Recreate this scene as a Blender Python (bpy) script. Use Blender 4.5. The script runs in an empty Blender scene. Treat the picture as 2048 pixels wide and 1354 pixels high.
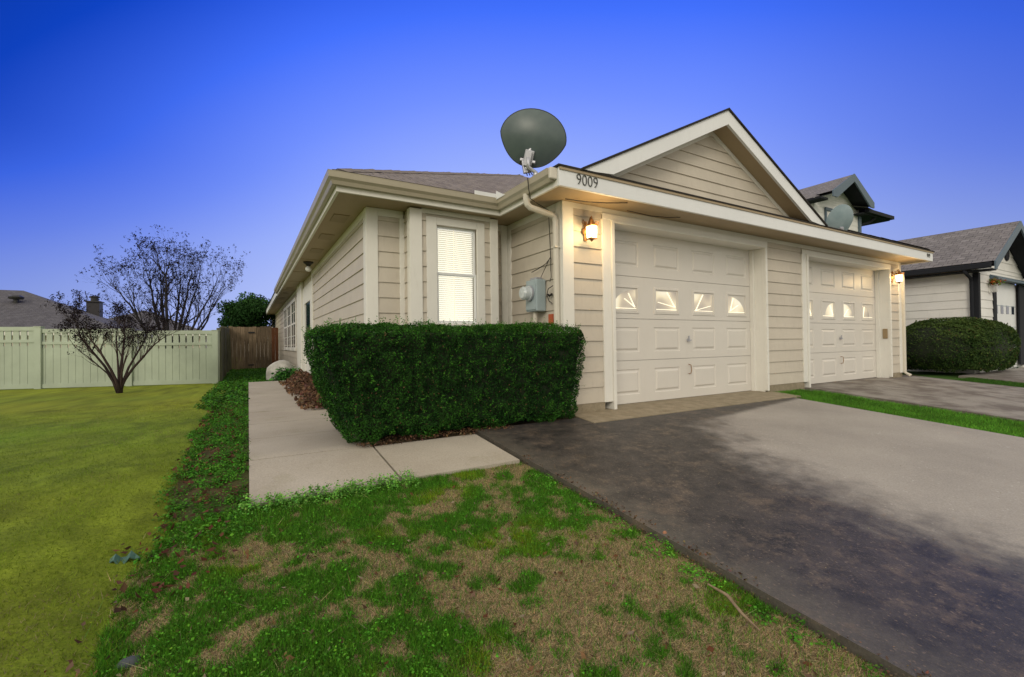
import bpy, math, random
import numpy as np
from mathutils import Vector, Matrix
random.seed(7); RNG = np.random.default_rng(11)
R = math.radians
SC = bpy.context.scene
COL = SC.collection

# ------------------------------------------------------------ camera
cam_d = bpy.data.cameras.new("camera"); cam = bpy.data.objects.new("camera", cam_d); COL.objects.link(cam)
cam_d.sensor_width = 36.0; cam_d.lens = 36.0 * 903.9 / 2048.0
cam_d.clip_start = 0.05; cam_d.clip_end = 2000
yaw, pitch, roll = R(30.2655), R(0.6055), R(-0.7177)
cy, sy, cp, sp = math.cos(yaw), math.sin(yaw), math.cos(pitch), math.sin(pitch)
fw = Vector((sy*cp, cy*cp, sp)); rt = Vector((cy, -sy, 0)); up = rt.cross(fw)
rr = math.cos(roll)*rt + math.sin(roll)*up
uu = -math.sin(roll)*rt + math.cos(roll)*up
cam.matrix_world = Matrix(((rr.x, uu.x, -fw.x, 0), (rr.y, uu.y, -fw.y, 0), (rr.z, uu.z, -fw.z, 0.8), (0, 0, 0, 1)))
SC.camera = cam

# ------------------------------------------------------------ sky
world = bpy.data.worlds.new("World"); SC.world = world; world.use_nodes = True
wt = world.node_tree; wt.nodes.clear()
def wn(t, **k):
    n = wt.nodes.new(t)
    for a, b in k.items(): setattr(n, a, b)
    return n
def wmath(op, a, b=None, c=None):
    n = wn('ShaderNodeMath', operation=op)
    for i, v in enumerate((a, b, c)):
        if v is None: continue
        if isinstance(v, (int, float)): n.inputs[i].default_value = v
        else: wt.links.new(v, n.inputs[i])
    return n.outputs[0]
tc = wn('ShaderNodeTexCoord'); sx = wn('ShaderNodeSeparateXYZ')
nrm = wn('ShaderNodeVectorMath', operation='NORMALIZE')
wt.links.new(tc.outputs['Generated'], nrm.inputs[0]); wt.links.new(nrm.outputs[0], sx.inputs[0])
X_, Y_, Z_ = sx.outputs
a0 = R(30)
lat = wmath('SUBTRACT', wmath('MULTIPLY', X_, math.cos(a0)), wmath('MULTIPLY', Y_, math.sin(a0)))
fwd = wmath('ADD', wmath('MULTIPLY', X_, math.sin(a0)), wmath('MULTIPLY', Y_, math.cos(a0)))
az = wmath('MULTIPLY', wmath('ARCTAN2', lat, fwd), 57.2958)
el = wmath('MULTIPLY', wmath('ARCSINE', Z_), 57.2958)
side_k = wmath('ADD', wmath('MULTIPLY', wmath('GREATER_THAN', az, 0.0), -0.22), 0.76)
def smooth(v, a, b):
    n = wn('ShaderNodeMapRange', interpolation_type='SMOOTHSTEP'); wt.links.new(v, n.inputs[0])
    n.inputs[1].default_value = a; n.inputs[2].default_value = b; return n.outputs[0]
side_k = wmath('MULTIPLY', side_k, wmath('ADD', wmath('MULTIPLY', smooth(el, 0, 20), 0.48), 0.52))
m = wmath('SQRT', wmath('ADD', wmath('POWER', wmath('MAXIMUM', el, 0.0), 2.0), wmath('POWER', wmath('ABSOLUTE', wmath('MULTIPLY', az, side_k)), 2.0)))
cr = wn('ShaderNodeValToRGB'); wt.links.new(wmath('DIVIDE', m, 50.0), cr.inputs[0])
SKY = [(0.0, (.50, .58, .92)), (0.25, (.45, .54, .95)), (0.42, (.32, .43, .98)), (0.58, (.165, .28, 1.0)), (0.73, (.055, .165, .98)), (0.87, (.004, .066, .66)), (1.0, (.001, .04, .45))]
els = cr.color_ramp.elements
while len(els) < len(SKY): els.new(0.5)
for e, (p, c) in zip(els, SKY): e.position = p; e.color = (*c, 1)
FILL = (1.0, .93, .82)          # added fill light in the unseen sky behind the camera and overhead
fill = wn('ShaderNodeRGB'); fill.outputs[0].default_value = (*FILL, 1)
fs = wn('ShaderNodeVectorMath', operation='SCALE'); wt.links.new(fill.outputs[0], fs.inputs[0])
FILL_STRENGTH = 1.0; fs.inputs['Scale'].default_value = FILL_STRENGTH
def smooth(v, a, b):
    n = wn('ShaderNodeMapRange', interpolation_type='SMOOTHSTEP'); wt.links.new(v, n.inputs[0])
    n.inputs[1].default_value = a; n.inputs[2].default_value = b; return n.outputs[0]
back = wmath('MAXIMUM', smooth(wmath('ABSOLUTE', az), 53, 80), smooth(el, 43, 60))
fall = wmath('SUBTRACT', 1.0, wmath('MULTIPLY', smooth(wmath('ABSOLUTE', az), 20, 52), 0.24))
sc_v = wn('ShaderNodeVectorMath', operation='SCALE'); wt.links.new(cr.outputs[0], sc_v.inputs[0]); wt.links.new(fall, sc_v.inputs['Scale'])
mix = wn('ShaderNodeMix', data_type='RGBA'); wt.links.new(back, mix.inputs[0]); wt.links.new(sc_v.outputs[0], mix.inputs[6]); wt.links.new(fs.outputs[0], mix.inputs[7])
sky = wn('ShaderNodeTexSky', sky_type='NISHITA'); sky.sun_disc = False
SUN_EL, SUN_AZ = R(26), R(226)     # azimuth clockwise from +Y
sky.sun_elevation = SUN_EL; sky.sun_rotation = SUN_AZ
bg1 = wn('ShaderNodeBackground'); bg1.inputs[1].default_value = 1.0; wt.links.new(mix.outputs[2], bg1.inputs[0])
bg2 = wn('ShaderNodeBackground'); bg2.inputs[1].default_value = 0.0015; wt.links.new(sky.outputs[0], bg2.inputs[0])
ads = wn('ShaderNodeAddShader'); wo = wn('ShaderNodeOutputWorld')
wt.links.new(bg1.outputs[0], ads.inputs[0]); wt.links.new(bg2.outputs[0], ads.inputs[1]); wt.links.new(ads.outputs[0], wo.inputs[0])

# ------------------------------------------------------------ sun
sun_d = bpy.data.lights.new("sun", 'SUN'); sun_d.energy = 1.05; sun_d.angle = R(22); sun_d.color = (1.0, .90, .74)
sun = bpy.data.objects.new("sun", sun_d); COL.objects.link(sun)
sdir = Vector((math.sin(SUN_AZ)*math.cos(SUN_EL), math.cos(SUN_AZ)*math.cos(SUN_EL), math.sin(SUN_EL)))
sun.rotation_euler = sdir.to_track_quat('Z', 'Y').to_euler(); sun.location = (0, -5, 12)

SC.view_settings.view_transform = 'Standard'; SC.view_settings.look = 'None'
SC.view_settings.exposure = 0.0; SC.view_settings.gamma = 1.0; SC.view_settings.use_curve_mapping = False

# ------------------------------------------------------------ materials
class NT:
    def __init__(s, name):
        s.m = bpy.data.materials.new(name); s.m.use_nodes = True; s.t = s.m.node_tree; s.t.nodes.clear()
        s.out = s.n('ShaderNodeOutputMaterial'); s.b = s.n('ShaderNodeBsdfPrincipled'); s.l(s.b.outputs[0], s.out.inputs[0])
    def n(s, ty, **k):
        q = s.t.nodes.new(ty)
        for a, b in k.items(): setattr(q, a, b)
        return q
    def l(s, a, b): s.t.links.new(a, b)
    def set(s, inp, v):
        if hasattr(v, 'is_linked') or hasattr(v, 'node'): s.l(v, inp)
        else: inp.default_value = v
    def coord(s, kind='Object'): return s.n('ShaderNodeTexCoord').outputs[kind]
    def noise(s, scale, detail=4, rough=.55, vec=None, dist=0, sc3=None):
        q = s.n('ShaderNodeTexNoise'); q.inputs['Scale'].default_value = scale; q.inputs['Detail'].default_value = detail
        q.inputs['Roughness'].default_value = rough; q.inputs['Distortion'].default_value = dist
        v = vec if vec is not None else s.coord()
        if sc3:
            mp = s.n('ShaderNodeMapping'); mp.inputs['Scale'].default_value = sc3; s.l(v, mp.inputs[0]); v = mp.outputs[0]
        s.l(v, q.inputs['Vector']); return q.outputs['Fac']
    def ramp(s, v, pts):
        q = s.n('ShaderNodeValToRGB'); s.l(v, q.inputs[0]); e = q.color_ramp.elements
        while len(e) < len(pts): e.new(.5)
        for a, (p, c) in zip(e, pts):
            a.position = p; a.color = (*(c if hasattr(c, '__len__') else (c, c, c)), 1)
        return q.outputs[0]
    def mix(s, f, a, b, mode='MIX'):
        q = s.n('ShaderNodeMix', data_type='RGBA', blend_type=mode)
        s.set(q.inputs[0], f)
        for i, v in ((6, a), (7, b)):
            if isinstance(v, tuple): q.inputs[i].default_value = (*v, 1) if len(v) == 3 else v
            else: s.l(v, q.inputs[i])
        return q.outputs[2]
    def math(s, op, a, b=None):
        q = s.n('ShaderNodeMath', operation=op); s.set(q.inputs[0], a)
        if b is not None: s.set(q.inputs[1], b)
        return q.outputs[0]
    def bump(s, h, strength=.3, dist=.01):
        q = s.n('ShaderNodeBump'); q.inputs['Strength'].default_value = strength; q.inputs['Distance'].default_value = dist
        s.l(h, q.inputs['Height']); s.l(q.outputs[0], s.b.inputs['Normal']); return q
    def col(s, v):
        if isinstance(v, tuple): s.b.inputs['Base Color'].default_value = (*v, 1)
        else: s.l(v, s.b.inputs['Base Color'])
    def rough(s, v): s.set(s.b.inputs['Roughness'], v)

def painted(name, c, var=.10, rough=.55, bump=.15, dirt=.35, dirtc=(.16, .13, .09), grain=(3, 3, 40)):
    s = NT(name)
    n1 = s.noise(1.3, 5, .6); n2 = s.noise(22, 4, .6, sc3=(1, 1, .25))
    base = s.mix(s.ramp(n1, [(.3, 0), (.75, 1)]), tuple(x*(1-var) for x in c), tuple(min(1, x*(1+var*.6)) for x in c))
    d = s.math('MULTIPLY', s.ramp(n2, [(.55, 0), (.85, 1)]), dirt)
    base = s.mix(d, base, tuple(.55*x+.45*y for x, y in zip(c, dirtc)))
    s.col(base); s.rough(rough)
    h = s.noise(30, 5, .6, sc3=grain); s.bump(h, bump, .004)
    return s.m

M = {}
M['siding'] = painted('siding_paint', (.56, .51, .43), var=.13, dirt=.4)
M['trim'] = painted('trim_paint', (.75, .74, .69), var=.06, dirt=.22)
M['fascia'] = painted('fascia_paint', (.76, .78, .79), var=.05, dirt=.18)
M['gutter'] = painted('gutter_paint', (.42, .38, .29), var=.08, rough=.38, dirt=.4)
M['pipe'] = painted('downpipe_paint', (.62, .585, .50), var=.06, rough=.4, dirt=.25)
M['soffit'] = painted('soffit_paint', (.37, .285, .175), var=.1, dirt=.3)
M['door'] = painted('garage_door_paint', (.66, .635, .59), var=.05, rough=.42, bump=.05, dirt=.12)
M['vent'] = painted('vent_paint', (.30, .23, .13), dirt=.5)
M['white_siding'] = painted('white_siding_paint', (.76, .755, .73))
M['black_trim'] = painted('black_trim_paint', (.010, .012, .018), dirt=.05, rough=.95)
M['blue_trim'] = painted('slate_trim_paint', (.085, .13, .17), dirt=.2)
M['meter'] = painted('meter_enamel', (.34, .42, .45), var=.06, rough=.4, dirt=.25)
M['vinyl'] = painted('fence_vinyl', (.41, .475, .38), var=.2, rough=.45, bump=.03, dirt=.3, dirtc=(.2, .3, .1))
M['number'] = painted('number_metal', (.05, .05, .045), rough=.5)
M['brass'] = painted('aged_brass', (.30, .14, .045), rough=.35, dirt=.3)
M['brass'].node_tree.nodes['Principled BSDF'].inputs['Metallic'].default_value = .6
M['steel'] = painted('galvanised_steel', (.46, .47, .52), rough=.4)
M['steel'].node_tree.nodes['Principled BSDF'].inputs['Metallic'].default_value = .5
M['cable'] = painted('cable_rubber', (.02, .018, .015))
M['sill_red'] = painted('red_tag_paint', (.45, .09, .03))
M['stone'] = painted('grey_stone', (.06, .07, .08), rough=.9); M['clay'] = painted('fired_clay', (.32, .15, .085), rough=.9)
M['keybox'] = painted('tan_plastic', (.30, .22, .12)); M['black'] = painted('black_plastic', (.012, .012, .013), rough=.4)
M['chimney'] = painted('chimney_brick', (.022, .02, .024), dirt=.2)

def dishmat():
    s = NT('dish_enamel'); n = s.noise(6, 4)
    s.col(s.ramp(n, [(.3, (.07, .10, .105)), (.7, (.10, .135, .135))])); s.rough(.38); return s.m
M['dish'] = dishmat()
def dishmat2():
    s = NT('pale_dish_enamel'); n = s.noise(6, 4)
    s.col(s.ramp(n, [(.3, (.20, .28, .31)), (.7, (.27, .35, .38))])); s.rough(.4); return s.m
M['dish_pale'] = dishmat2()

def shingles(name, c1, c2):
    s = NT(name); uv = s.coord('UV')
    b = s.n('ShaderNodeTexBrick'); s.l(uv, b.inputs['Vector']); b.offset = .37; b.offset_frequency = 2
    b.inputs['Scale'].default_value = 1; b.inputs['Brick Width'].default_value = .17; b.inputs['Row Height'].default_value = .142
    b.inputs['Mortar Size'].default_value = .006; b.inputs['Mortar Smooth'].default_value = .6; b.inputs['Bias'].default_value = -.1
    b.inputs['Color1'].default_value = (*c1, 1); b.inputs['Color2'].default_value = (*c2, 1); b.inputs['Mortar'].default_value = (.02, .018, .018, 1)
    n = s.noise(180, 3, .7, vec=uv); n2 = s.noise(3.2, 5, .6, vec=uv, dist=.8, sc3=(1, 3.2, 1))
    c = s.mix(.8, b.outputs[0], s.ramp(s.noise(5, 6, .7, vec=uv, dist=.6, sc3=(1, 5.5, 1)), [(.3, .30), (.55, .95), (.75, 1.4)]), 'MULTIPLY')
    c = s.mix(.5, c, s.ramp(n, [(.3, .4), (.7, 1.4)]), 'MULTIPLY')
    s.col(c); s.rough(.9)
    # saw-tooth course height
    sp_ = s.n('ShaderNodeSeparateXYZ'); s.l(uv, sp_.inputs[0])
    fr = s.math('FRACT', s.math('DIVIDE', s.math('ADD', sp_.outputs[1], s.math('MULTIPLY', n2, .03)), .142))
    h = s.math('ADD', s.math('MULTIPLY', s.math('SUBTRACT', 1.0, fr), 1.0), s.math('MULTIPLY', n, .25))
    s.bump(h, .9, .02); return s.m
M['shingle'] = shingles('asphalt_shingle', (.22, .185, .155), (.30, .26, .22))
M['shingle_grey'] = shingles('grey_asphalt_shingle', (.20, .185, .18), (.28, .26, .255))
M['shingle_edge'] = painted('shingle_edge', (.018, .015, .012), rough=.95)

def concrete(name, drive=False, apron=False, dk=False):
    s = NT(name); g = s.coord('Object')
    n1 = s.noise(.9, 6, .6, g); n2 = s.noise(7, 6, .65, g); n3 = s.noise(95, 4, .7, g); n4 = s.noise(2.4, 5, .6, g)
    if drive:
        xy = s.n('ShaderNodeSeparateXYZ'); s.l(g, xy.inputs[0]); x, y = xy.outputs[0], xy.outputs[1]
        light = s.mix(s.ramp(n1, [(.3, 0), (.7, 1)]), (.27, .25, .23), (.37, .345, .315))
        dark = s.mix(s.ramp(n2, [(.35, 0), (.65, 1)]), (.022, .021, .022), (.062, .054, .050))
        # boundary of the stain: xb(y)
        y2 = s.math('MULTIPLY', y, y)
        xb = s.math('ADD', s.math('MULTIPLY', s.math('MULTIPLY', y2, y), .036), 3.05)
        far = s.n('ShaderNodeMapRange'); s.l(y, far.inputs[0]); far.inputs[1].default_value = 3.2; far.inputs[2].default_value = 3.62; far.inputs[3].default_value = 0; far.inputs[4].default_value = 2.6
        xb = s.math('ADD', xb, far.outputs[0])
        w = s.math('MULTIPLY', s.math('SUBTRACT', n4, .5), 1.0)
        w = s.math('ADD', w, s.math('MULTIPLY', s.math('SUBTRACT', n2, .5), .7))
        d1 = s.math('ADD', s.math('SUBTRACT', x, xb), w)
        mr = s.n('ShaderNodeMapRange', interpolation_type='SMOOTHSTEP'); s.l(d1, mr.inputs[0]); mr.inputs[1].default_value = -.32; mr.inputs[2].default_value = .62
        left = s.math('ADD', s.math('SUBTRACT', 2.10, x), s.math('MULTIPLY', w, .5))
        ml = s.n('ShaderNodeMapRange', interpolation_type='SMOOTHSTEP'); s.l(left, ml.inputs[0]); ml.inputs[1].default_value = -.1; ml.inputs[2].default_value = .45; ml.inputs[4].default_value = .8
        c = s.mix(mr.outputs[0], dark, light)
        c = s.mix(ml.outputs[0], c, (.115, .105, .085))
        # worn tan spots through the stain
        sp1 = s.ramp(s.noise(4.2, 6, .78, g), [(.52, 0), (.64, .62)])
        c = s.mix(s.math('MULTIPLY', sp1, s.math('SUBTRACT', 1.0, mr.outputs[0])), c, (.15, .115, .085))
        sp2 = s.ramp(s.noise(85, 3, .6, g, sc3=(1, .6, 1)), [(.60, 0), (.70, .6)])
        c = s.mix(s.math('MULTIPLY', sp2, s.math('SUBTRACT', 1.0, mr.outputs[0])), c, (.24, .18, .135))
        sp3 = s.ramp(s.noise(30, 3, .6, g), [(.66, 0), (.72, .6)])
        c = s.mix(s.math('MULTIPLY', sp3, mr.outputs[0]), c, (.55, .53, .5))
        s.rough(s.ramp(mr.outputs[0], [(0, .48), (1, .85)])); s.b.inputs['Specular IOR Level'].default_value = .35
    elif apron:
        c = s.mix(s.ramp(n2, [(.3, 0), (.7, 1)]), (.20, .165, .105), (.33, .28, .20)); s.rough(.85)
    elif dk:
        c = s.mix(s.ramp(n4, [(.4, 0), (.6, 1)]), (.13, .11, .095), (.27, .25, .225)); s.rough(.85)
    else:
        c = s.mix(s.ramp(n1, [(.35, 0), (.65, 1)]), (.36, .32, .26), (.44, .40, .335))
        c = s.mix(s.ramp(n4, [(.58, 0), (.75, .55)]), c, (.24, .225, .13)); s.rough(.85)
    c = s.mix(.55, c, s.ramp(n3, [(.3, .62), (.7, 1.3)]), 'MULTIPLY')
    s.col(c); s.bump(s.math('ADD', s.math('MULTIPLY', n3, .6), n2), .45, .006); return s.m
M['drive'] = concrete('driveway_concrete', True); M['apron'] = concrete('apron_concrete', apron=True)
M['walk'] = concrete('walk_concrete'); M['walk_dark'] = concrete('weathered_driveway_concrete', dk=True); M['found'] = concrete('foundation_concrete', apron=True)

def attrmat(name, rough=.7, mul=1.0, trans=0.0, noise=True):
    s = NT(name); a = s.n('ShaderNodeAttribute'); a.attribute_name = 'Col'; c = a.outputs['Color']
    if noise: c = s.mix(.6, c, s.ramp(s.noise(60, 5, .7), [(.3, .55), (.7, 1.4)]), 'MULTIPLY')
    s.col(c); s.rough(rough); s.b.inputs['Specular IOR Level'].default_value = .25
    if trans:
        tr = s.n('ShaderNodeBsdfTranslucent'); s.l(c, tr.inputs[0]); mx = s.n('ShaderNodeMixShader'); mx.inputs[0].default_value = trans
        s.l(s.b.outputs[0], mx.inputs[1]); s.l(tr.outputs[0], mx.inputs[2]); s.l(mx.outputs[0], s.out.inputs[0])
    return s
gm = attrmat('soil_and_turf', .95); gm.bump(gm.noise(35, 6, .7), .8, .02); M['ground'] = gm.m
_lf = attrmat('foliage_leaf', .68, trans=.2, noise=False); _lf.b.inputs['Specular IOR Level'].default_value = .12; M['leaf'] = _lf.m
M['blade'] = attrmat('grass_blade', .75, trans=.25, noise=False).m
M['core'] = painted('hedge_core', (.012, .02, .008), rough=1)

def wood(name, c1, c2):
    s = NT(name); n = s.noise(5, 6, .65, sc3=(6, 6, .5)); n2 = s.noise(1.5, 3); 
    isl = s.n('ShaderNodeNewGeometry').outputs['Random Per Island']
    c = s.mix(s.ramp(n, [(.3, 0), (.7, 1)]), c1, c2)
    c = s.mix(.6, c, s.ramp(isl, [(0, .6), (1, 1.3)]), 'MULTIPLY'); c = s.mix(.4, c, s.ramp(n2, [(.3, .5), (.7, 1.2)]), 'MULTIPLY')
    s.col(c); s.rough(.9); s.bump(n, .5, .006); return s.m
M['wood'] = wood('weathered_cedar', (.12, .085, .05), (.30, .225, .145))
M['wood_red'] = wood('reddish_cedar', (.10, .035, .012), (.22, .09, .04))
M['wood_green'] = wood('mossy_cedar', (.05, .055, .03), (.15, .145, .09))
M['bark'] = wood('crape_bark', (.022, .012, .011), (.06, .034, .032))
M['bark_dark'] = wood('dark_bark', (.010, .009, .012), (.030, .025, .03))
M['stick'] = wood('dry_stick', (.18, .12, .07), (.36, .27, .17))

def rockmat():
    s = NT('pale_limestone'); s.col(s.mix(s.ramp(s.noise(5, 6), [(.3, 0), (.7, 1)]), (.28, .27, .25), (.55, .54, .50))); s.rough(.9); s.bump(s.noise(18, 6), .6, .02); return s.m
M['rock'] = rockmat()
def emis(name, c, st, base=(.8, .8, .75)):
    s = NT(name); s.col(base); s.b.inputs['Emission Color'].default_value = (*c, 1); s.b.inputs['Emission Strength'].default_value = st; return s.m
M['bulb'] = emis('lamp_glow', (1, .80, .42), 26.0)
M['blind'] = emis('lit_blind', (1.0, .99, .90), .78, (.62, .6, .50))
M['pane_back'] = emis('lit_room_wall', (1.0, .86, .55), .35, (.4, .36, .3))
M['lit_muntin'] = emis('lit_muntin', (1.0, .90, .66), .9, (.7, .66, .55))
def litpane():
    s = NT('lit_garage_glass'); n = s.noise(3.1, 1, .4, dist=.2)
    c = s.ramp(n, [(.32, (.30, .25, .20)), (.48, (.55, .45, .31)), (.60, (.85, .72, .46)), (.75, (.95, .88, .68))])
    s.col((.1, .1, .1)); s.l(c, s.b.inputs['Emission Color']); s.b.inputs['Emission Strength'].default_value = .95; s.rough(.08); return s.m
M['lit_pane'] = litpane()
def glass(name, tint=(.03, .035, .04), a=.35):
    s = NT(name); s.col(tint); s.rough(.06)
    tr = s.n('ShaderNodeBsdfTransparent'); mx = s.n('ShaderNodeMixShader'); mx.inputs[0].default_value = a
    s.l(tr.outputs[0], mx.inputs[1]); s.l(s.b.outputs[0], mx.inputs[2]); s.l(mx.outputs[0], s.out.inputs[0]); return s.m
M['glass'] = glass('clear_glass', (.5, .52, .5), .14)
M['lamp_glass'] = glass('lantern_glass', (.9, .85, .7), .30)
_b = M['lamp_glass'].node_tree.nodes['Principled BSDF']; _b.inputs['Emission Color'].default_value = (1, .82, .42, 1); _b.inputs['Emission Strength'].default_value = 7.0
M['plain_lamp_glass'] = glass('plain_lantern_glass', (.6, .6, .58), .5)
M['dark_glass'] = glass('dark_window_glass', (.02, .03, .05), .97)
M['meter_glass'] = glass('meter_dome_glass', (.65, .72, .75), .7)

# ------------------------------------------------------------ mesh helpers
class MB:
    def __init__(s): s.v = []; s.f = []; s.uv = []
    def face(s, pts, uv=None):
        i = len(s.v); s.v += [tuple(p) for p in pts]; s.f.append(tuple(range(i, i+len(pts)))); s.uv.append(uv); return s
    def solid(s, a, b):
        """loops a (bottom) and b (top) of equal length -> closed prism"""
        n = len(a); i = len(s.v); s.v += [tuple(p) for p in a] + [tuple(p) for p in b]
        s.f.append(tuple(i+k for k in reversed(range(n)))); s.f.append(tuple(i+n+k for k in range(n))); s.uv += [None, None]
        for k in range(n):
            k2 = (k+1) % n; s.f.append((i+k, i+k2, i+n+k2, i+n+k)); s.uv.append(None)
        return s
    def box(s, x0, x1, y0, y1, z0, z1):
        return s.solid([(x0, y0, z0), (x1, y0, z0), (x1, y1, z0), (x0, y1, z0)], [(x0, y0, z1), (x1, y0, z1), (x1, y1, z1), (x0, y1, z1)])
    def bar(s, p, q, w, h, upv=(0, 0, 1)):
        p, q = Vector(p), Vector(q); d = (q-p).normalized(); sd = d.cross(Vector(upv))
        if sd.length < 1e-4: sd = d.cross(Vector((1, 0, 0)))
        sd.normalize(); u2 = sd.cross(d); a = []
        offs = [sd*(-w/2)+u2*(-h/2), sd*(w/2)+u2*(-h/2), sd*(w/2)+u2*(h/2), sd*(-w/2)+u2*(h/2)]
        return s.solid([p+o for o in offs], [q+o for o in offs])
    def tube(s, pts, rad, n=8, cap=True):
        pts = [Vector(p) for p in pts]; rads = rad if hasattr(rad, '__len__') else [rad]*len(pts); i = len(s.v); prev = None
        for k, p in enumerate(pts):
            d = (pts[min(k+1, len(pts)-1)]-pts[max(k-1, 0)]).normalized()
            if prev is None: a = d.orthogonal().normalized()
            else: a = (prev - d*prev.dot(d)).normalized()
            prev = a; b = d.cross(a)
            for j in range(n):
                t = 2*math.pi*j/n; s.v.append(tuple(p + (a*math.cos(t)+b*math.sin(t))*rads[k]))
        for k in range(len(pts)-1):
            for j in range(n):
                j2 = (j+1) % n; s.f.append((i+k*n+j, i+k*n+j2, i+(k+1)*n+j2, i+(k+1)*n+j)); s.uv.append(None)
        if cap:
            s.f.append(tuple(i+j for j in reversed(range(n)))); s.f.append(tuple(i+(len(pts)-1)*n+j for j in range(n))); s.uv += [None, None]
        return s
    def lathe(s, c, axis, prof, n=20):
        c = Vector(c); ax = Vector(axis).normalized(); a = ax.orthogonal().normalized(); b = ax.cross(a); i = len(s.v)
        for r_, h in prof:
            for j in range(n):
                t = 2*math.pi*j/n; s.v.append(tuple(c+ax*h+(a*math.cos(t)+b*math.sin(t))*max(r_, 1e-4)))
        for k in range(len(prof)-1):
            for j in range(n):
                j2 = (j+1) % n; s.f.append((i+k*n+j, i+k*n+j2, i+(k+1)*n+j2, i+(k+1)*n+j)); s.uv.append(None)
        s.f.append(tuple(i+j for j in reversed(range(n)))); s.f.append(tuple(i+(len(prof)-1)*n+j for j in range(n))); s.uv += [None, None]
        return s
    def build(s, name, mat, parent=None, bevel=0, smooth=False, loc=None):
        me = bpy.data.meshes.new(name); v = s.v
        if loc is not None: v = [tuple(Vector(p)-Vector(loc)) for p in v]
        me.from_pydata(v, [], s.f); me.update()
        if any(u is not None for u in s.uv):
            l = me.uv_layers.new(name='UVMap')
            for p, u in zip(me.polygons, s.uv):
                if u is None: continue
                for k, li in enumerate(p.loop_indices): l.data[li].uv = u[k]
        me.materials.append(mat)
        if smooth: me.shade_smooth()
        o = bpy.data.objects.new(name, me); COL.objects.link(o)
        if parent is not None:
            o.parent = parent
            if loc is None: o.matrix_parent_inverse = PINV.get(parent.name, Matrix())
        if loc is not None: o.location = loc
        if bevel:
            b = o.modifiers.new('bevel', 'BEVEL'); b.width = bevel; b.segments = 2; b.limit_method = 'ANGLE'
        return o
PINV = {}
def tag(o, label, cat, group=None, kind=None):
    if label: o['label'] = label
    if cat: o['category'] = cat
    if group: o['group'] = group
    if kind: o['kind'] = kind
    return o
def empty(name, loc, label, cat, group=None):
    o = bpy.data.objects.new(name, None); o.empty_display_size = .2; COL.objects.link(o); o.location = loc
    PINV[o.name] = Matrix.Translation(-Vector(loc)); tag(o, label, cat, group); return o
# children of parts: the parts keep the world-space frame of their thing
def child(mb, name, mat, part, **k):
    o = mb.build(name, mat, None, **k); o.parent = part; return o

def npmesh(name, verts, faces_per, mat, cols=None, parent=None):
    """verts (N,k,3): N polygons of k corners; cols (N,3)"""
    N, k, _ = verts.shape; me = bpy.data.meshes.new(name)
    me.vertices.add(N*k); me.vertices.foreach_set('co', verts.reshape(-1).astype(np.float32))
    me.loops.add(N*k); me.loops.foreach_set('vertex_index', np.arange(N*k, dtype=np.int32))
    me.polygons.add(N); me.polygons.foreach_set('loop_start', np.arange(0, N*k, k, dtype=np.int32))
    me.polygons.foreach_set('loop_total', np.full(N, k, dtype=np.int32)) if bpy.app.version < (4, 0, 0) else None
    me.update(calc_edges=True); me.validate()
    if cols is not None:
        a = me.color_attributes.new('Col', 'FLOAT_COLOR', 'POINT')
        c = np.ones((N, k, 4), np.float32); c[:, :, :3] = cols[:, None, :]; a.data.foreach_set('color', c.reshape(-1))
    me.materials.append(mat); o = bpy.data.objects.new(name, me); COL.objects.link(o)
    if parent is not None: o.parent = parent; o.matrix_parent_inverse = PINV.get(parent.name, Matrix())
    return o

_P = RNG.random((256, 256))
def vnoise(x, y):
    xi = np.floor(x).astype(int); yi = np.floor(y).astype(int); fx = x-xi; fy = y-yi; fx = fx*fx*(3-2*fx); fy = fy*fy*(3-2*fy)
    g = lambda a, b: _P[a % 256, b % 256]
    return (g(xi, yi)*(1-fx)+g(xi+1, yi)*fx)*(1-fy)+(g(xi, yi+1)*(1-fx)+g(xi+1, yi+1)*fx)*fy
def fbm(x, y, o=4):
    t = 0; a = .5; n = 0
    for k in range(o): t = t+a*vnoise(x*2**k+17*k, y*2**k+31*k); n += a; a *= .55
    return t/n
def unit(v): return v/np.maximum(np.linalg.norm(v, axis=-1, keepdims=True), 1e-9)
def leaves(P, Nrm, size, aspect=.55, spread=.9):
    """diamond leaves at P, facing roughly Nrm"""
    n = len(P); nn = unit(Nrm+RNG.normal(0, spread, (n, 3))); t = unit(np.cross(nn, RNG.normal(0, 1, (n, 3)))); b = np.cross(nn, t)
    s = (size*(.6+.8*RNG.random(n)))[:, None]
    return np.stack([P-t*s*.5, P+b*s*.5*aspect+nn*s*.06, P+t*s*.5, P-b*s*.5*aspect+nn*s*.06], 1)
def vary(c, n, dv=.25, dh=.12):
    c = np.array(c)[None, :]*(1+RNG.normal(0, dv, (n, 1))).clip(.35, 1.9); return (c*(1+RNG.normal(0, dh, (n, 3)))).clip(.001, 1)

def Sz(y):
    y = np.asarray(y, float); return np.where(y > 3.9, 0.0, -.085*(3.9-np.maximum(y, -3.0)))

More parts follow.
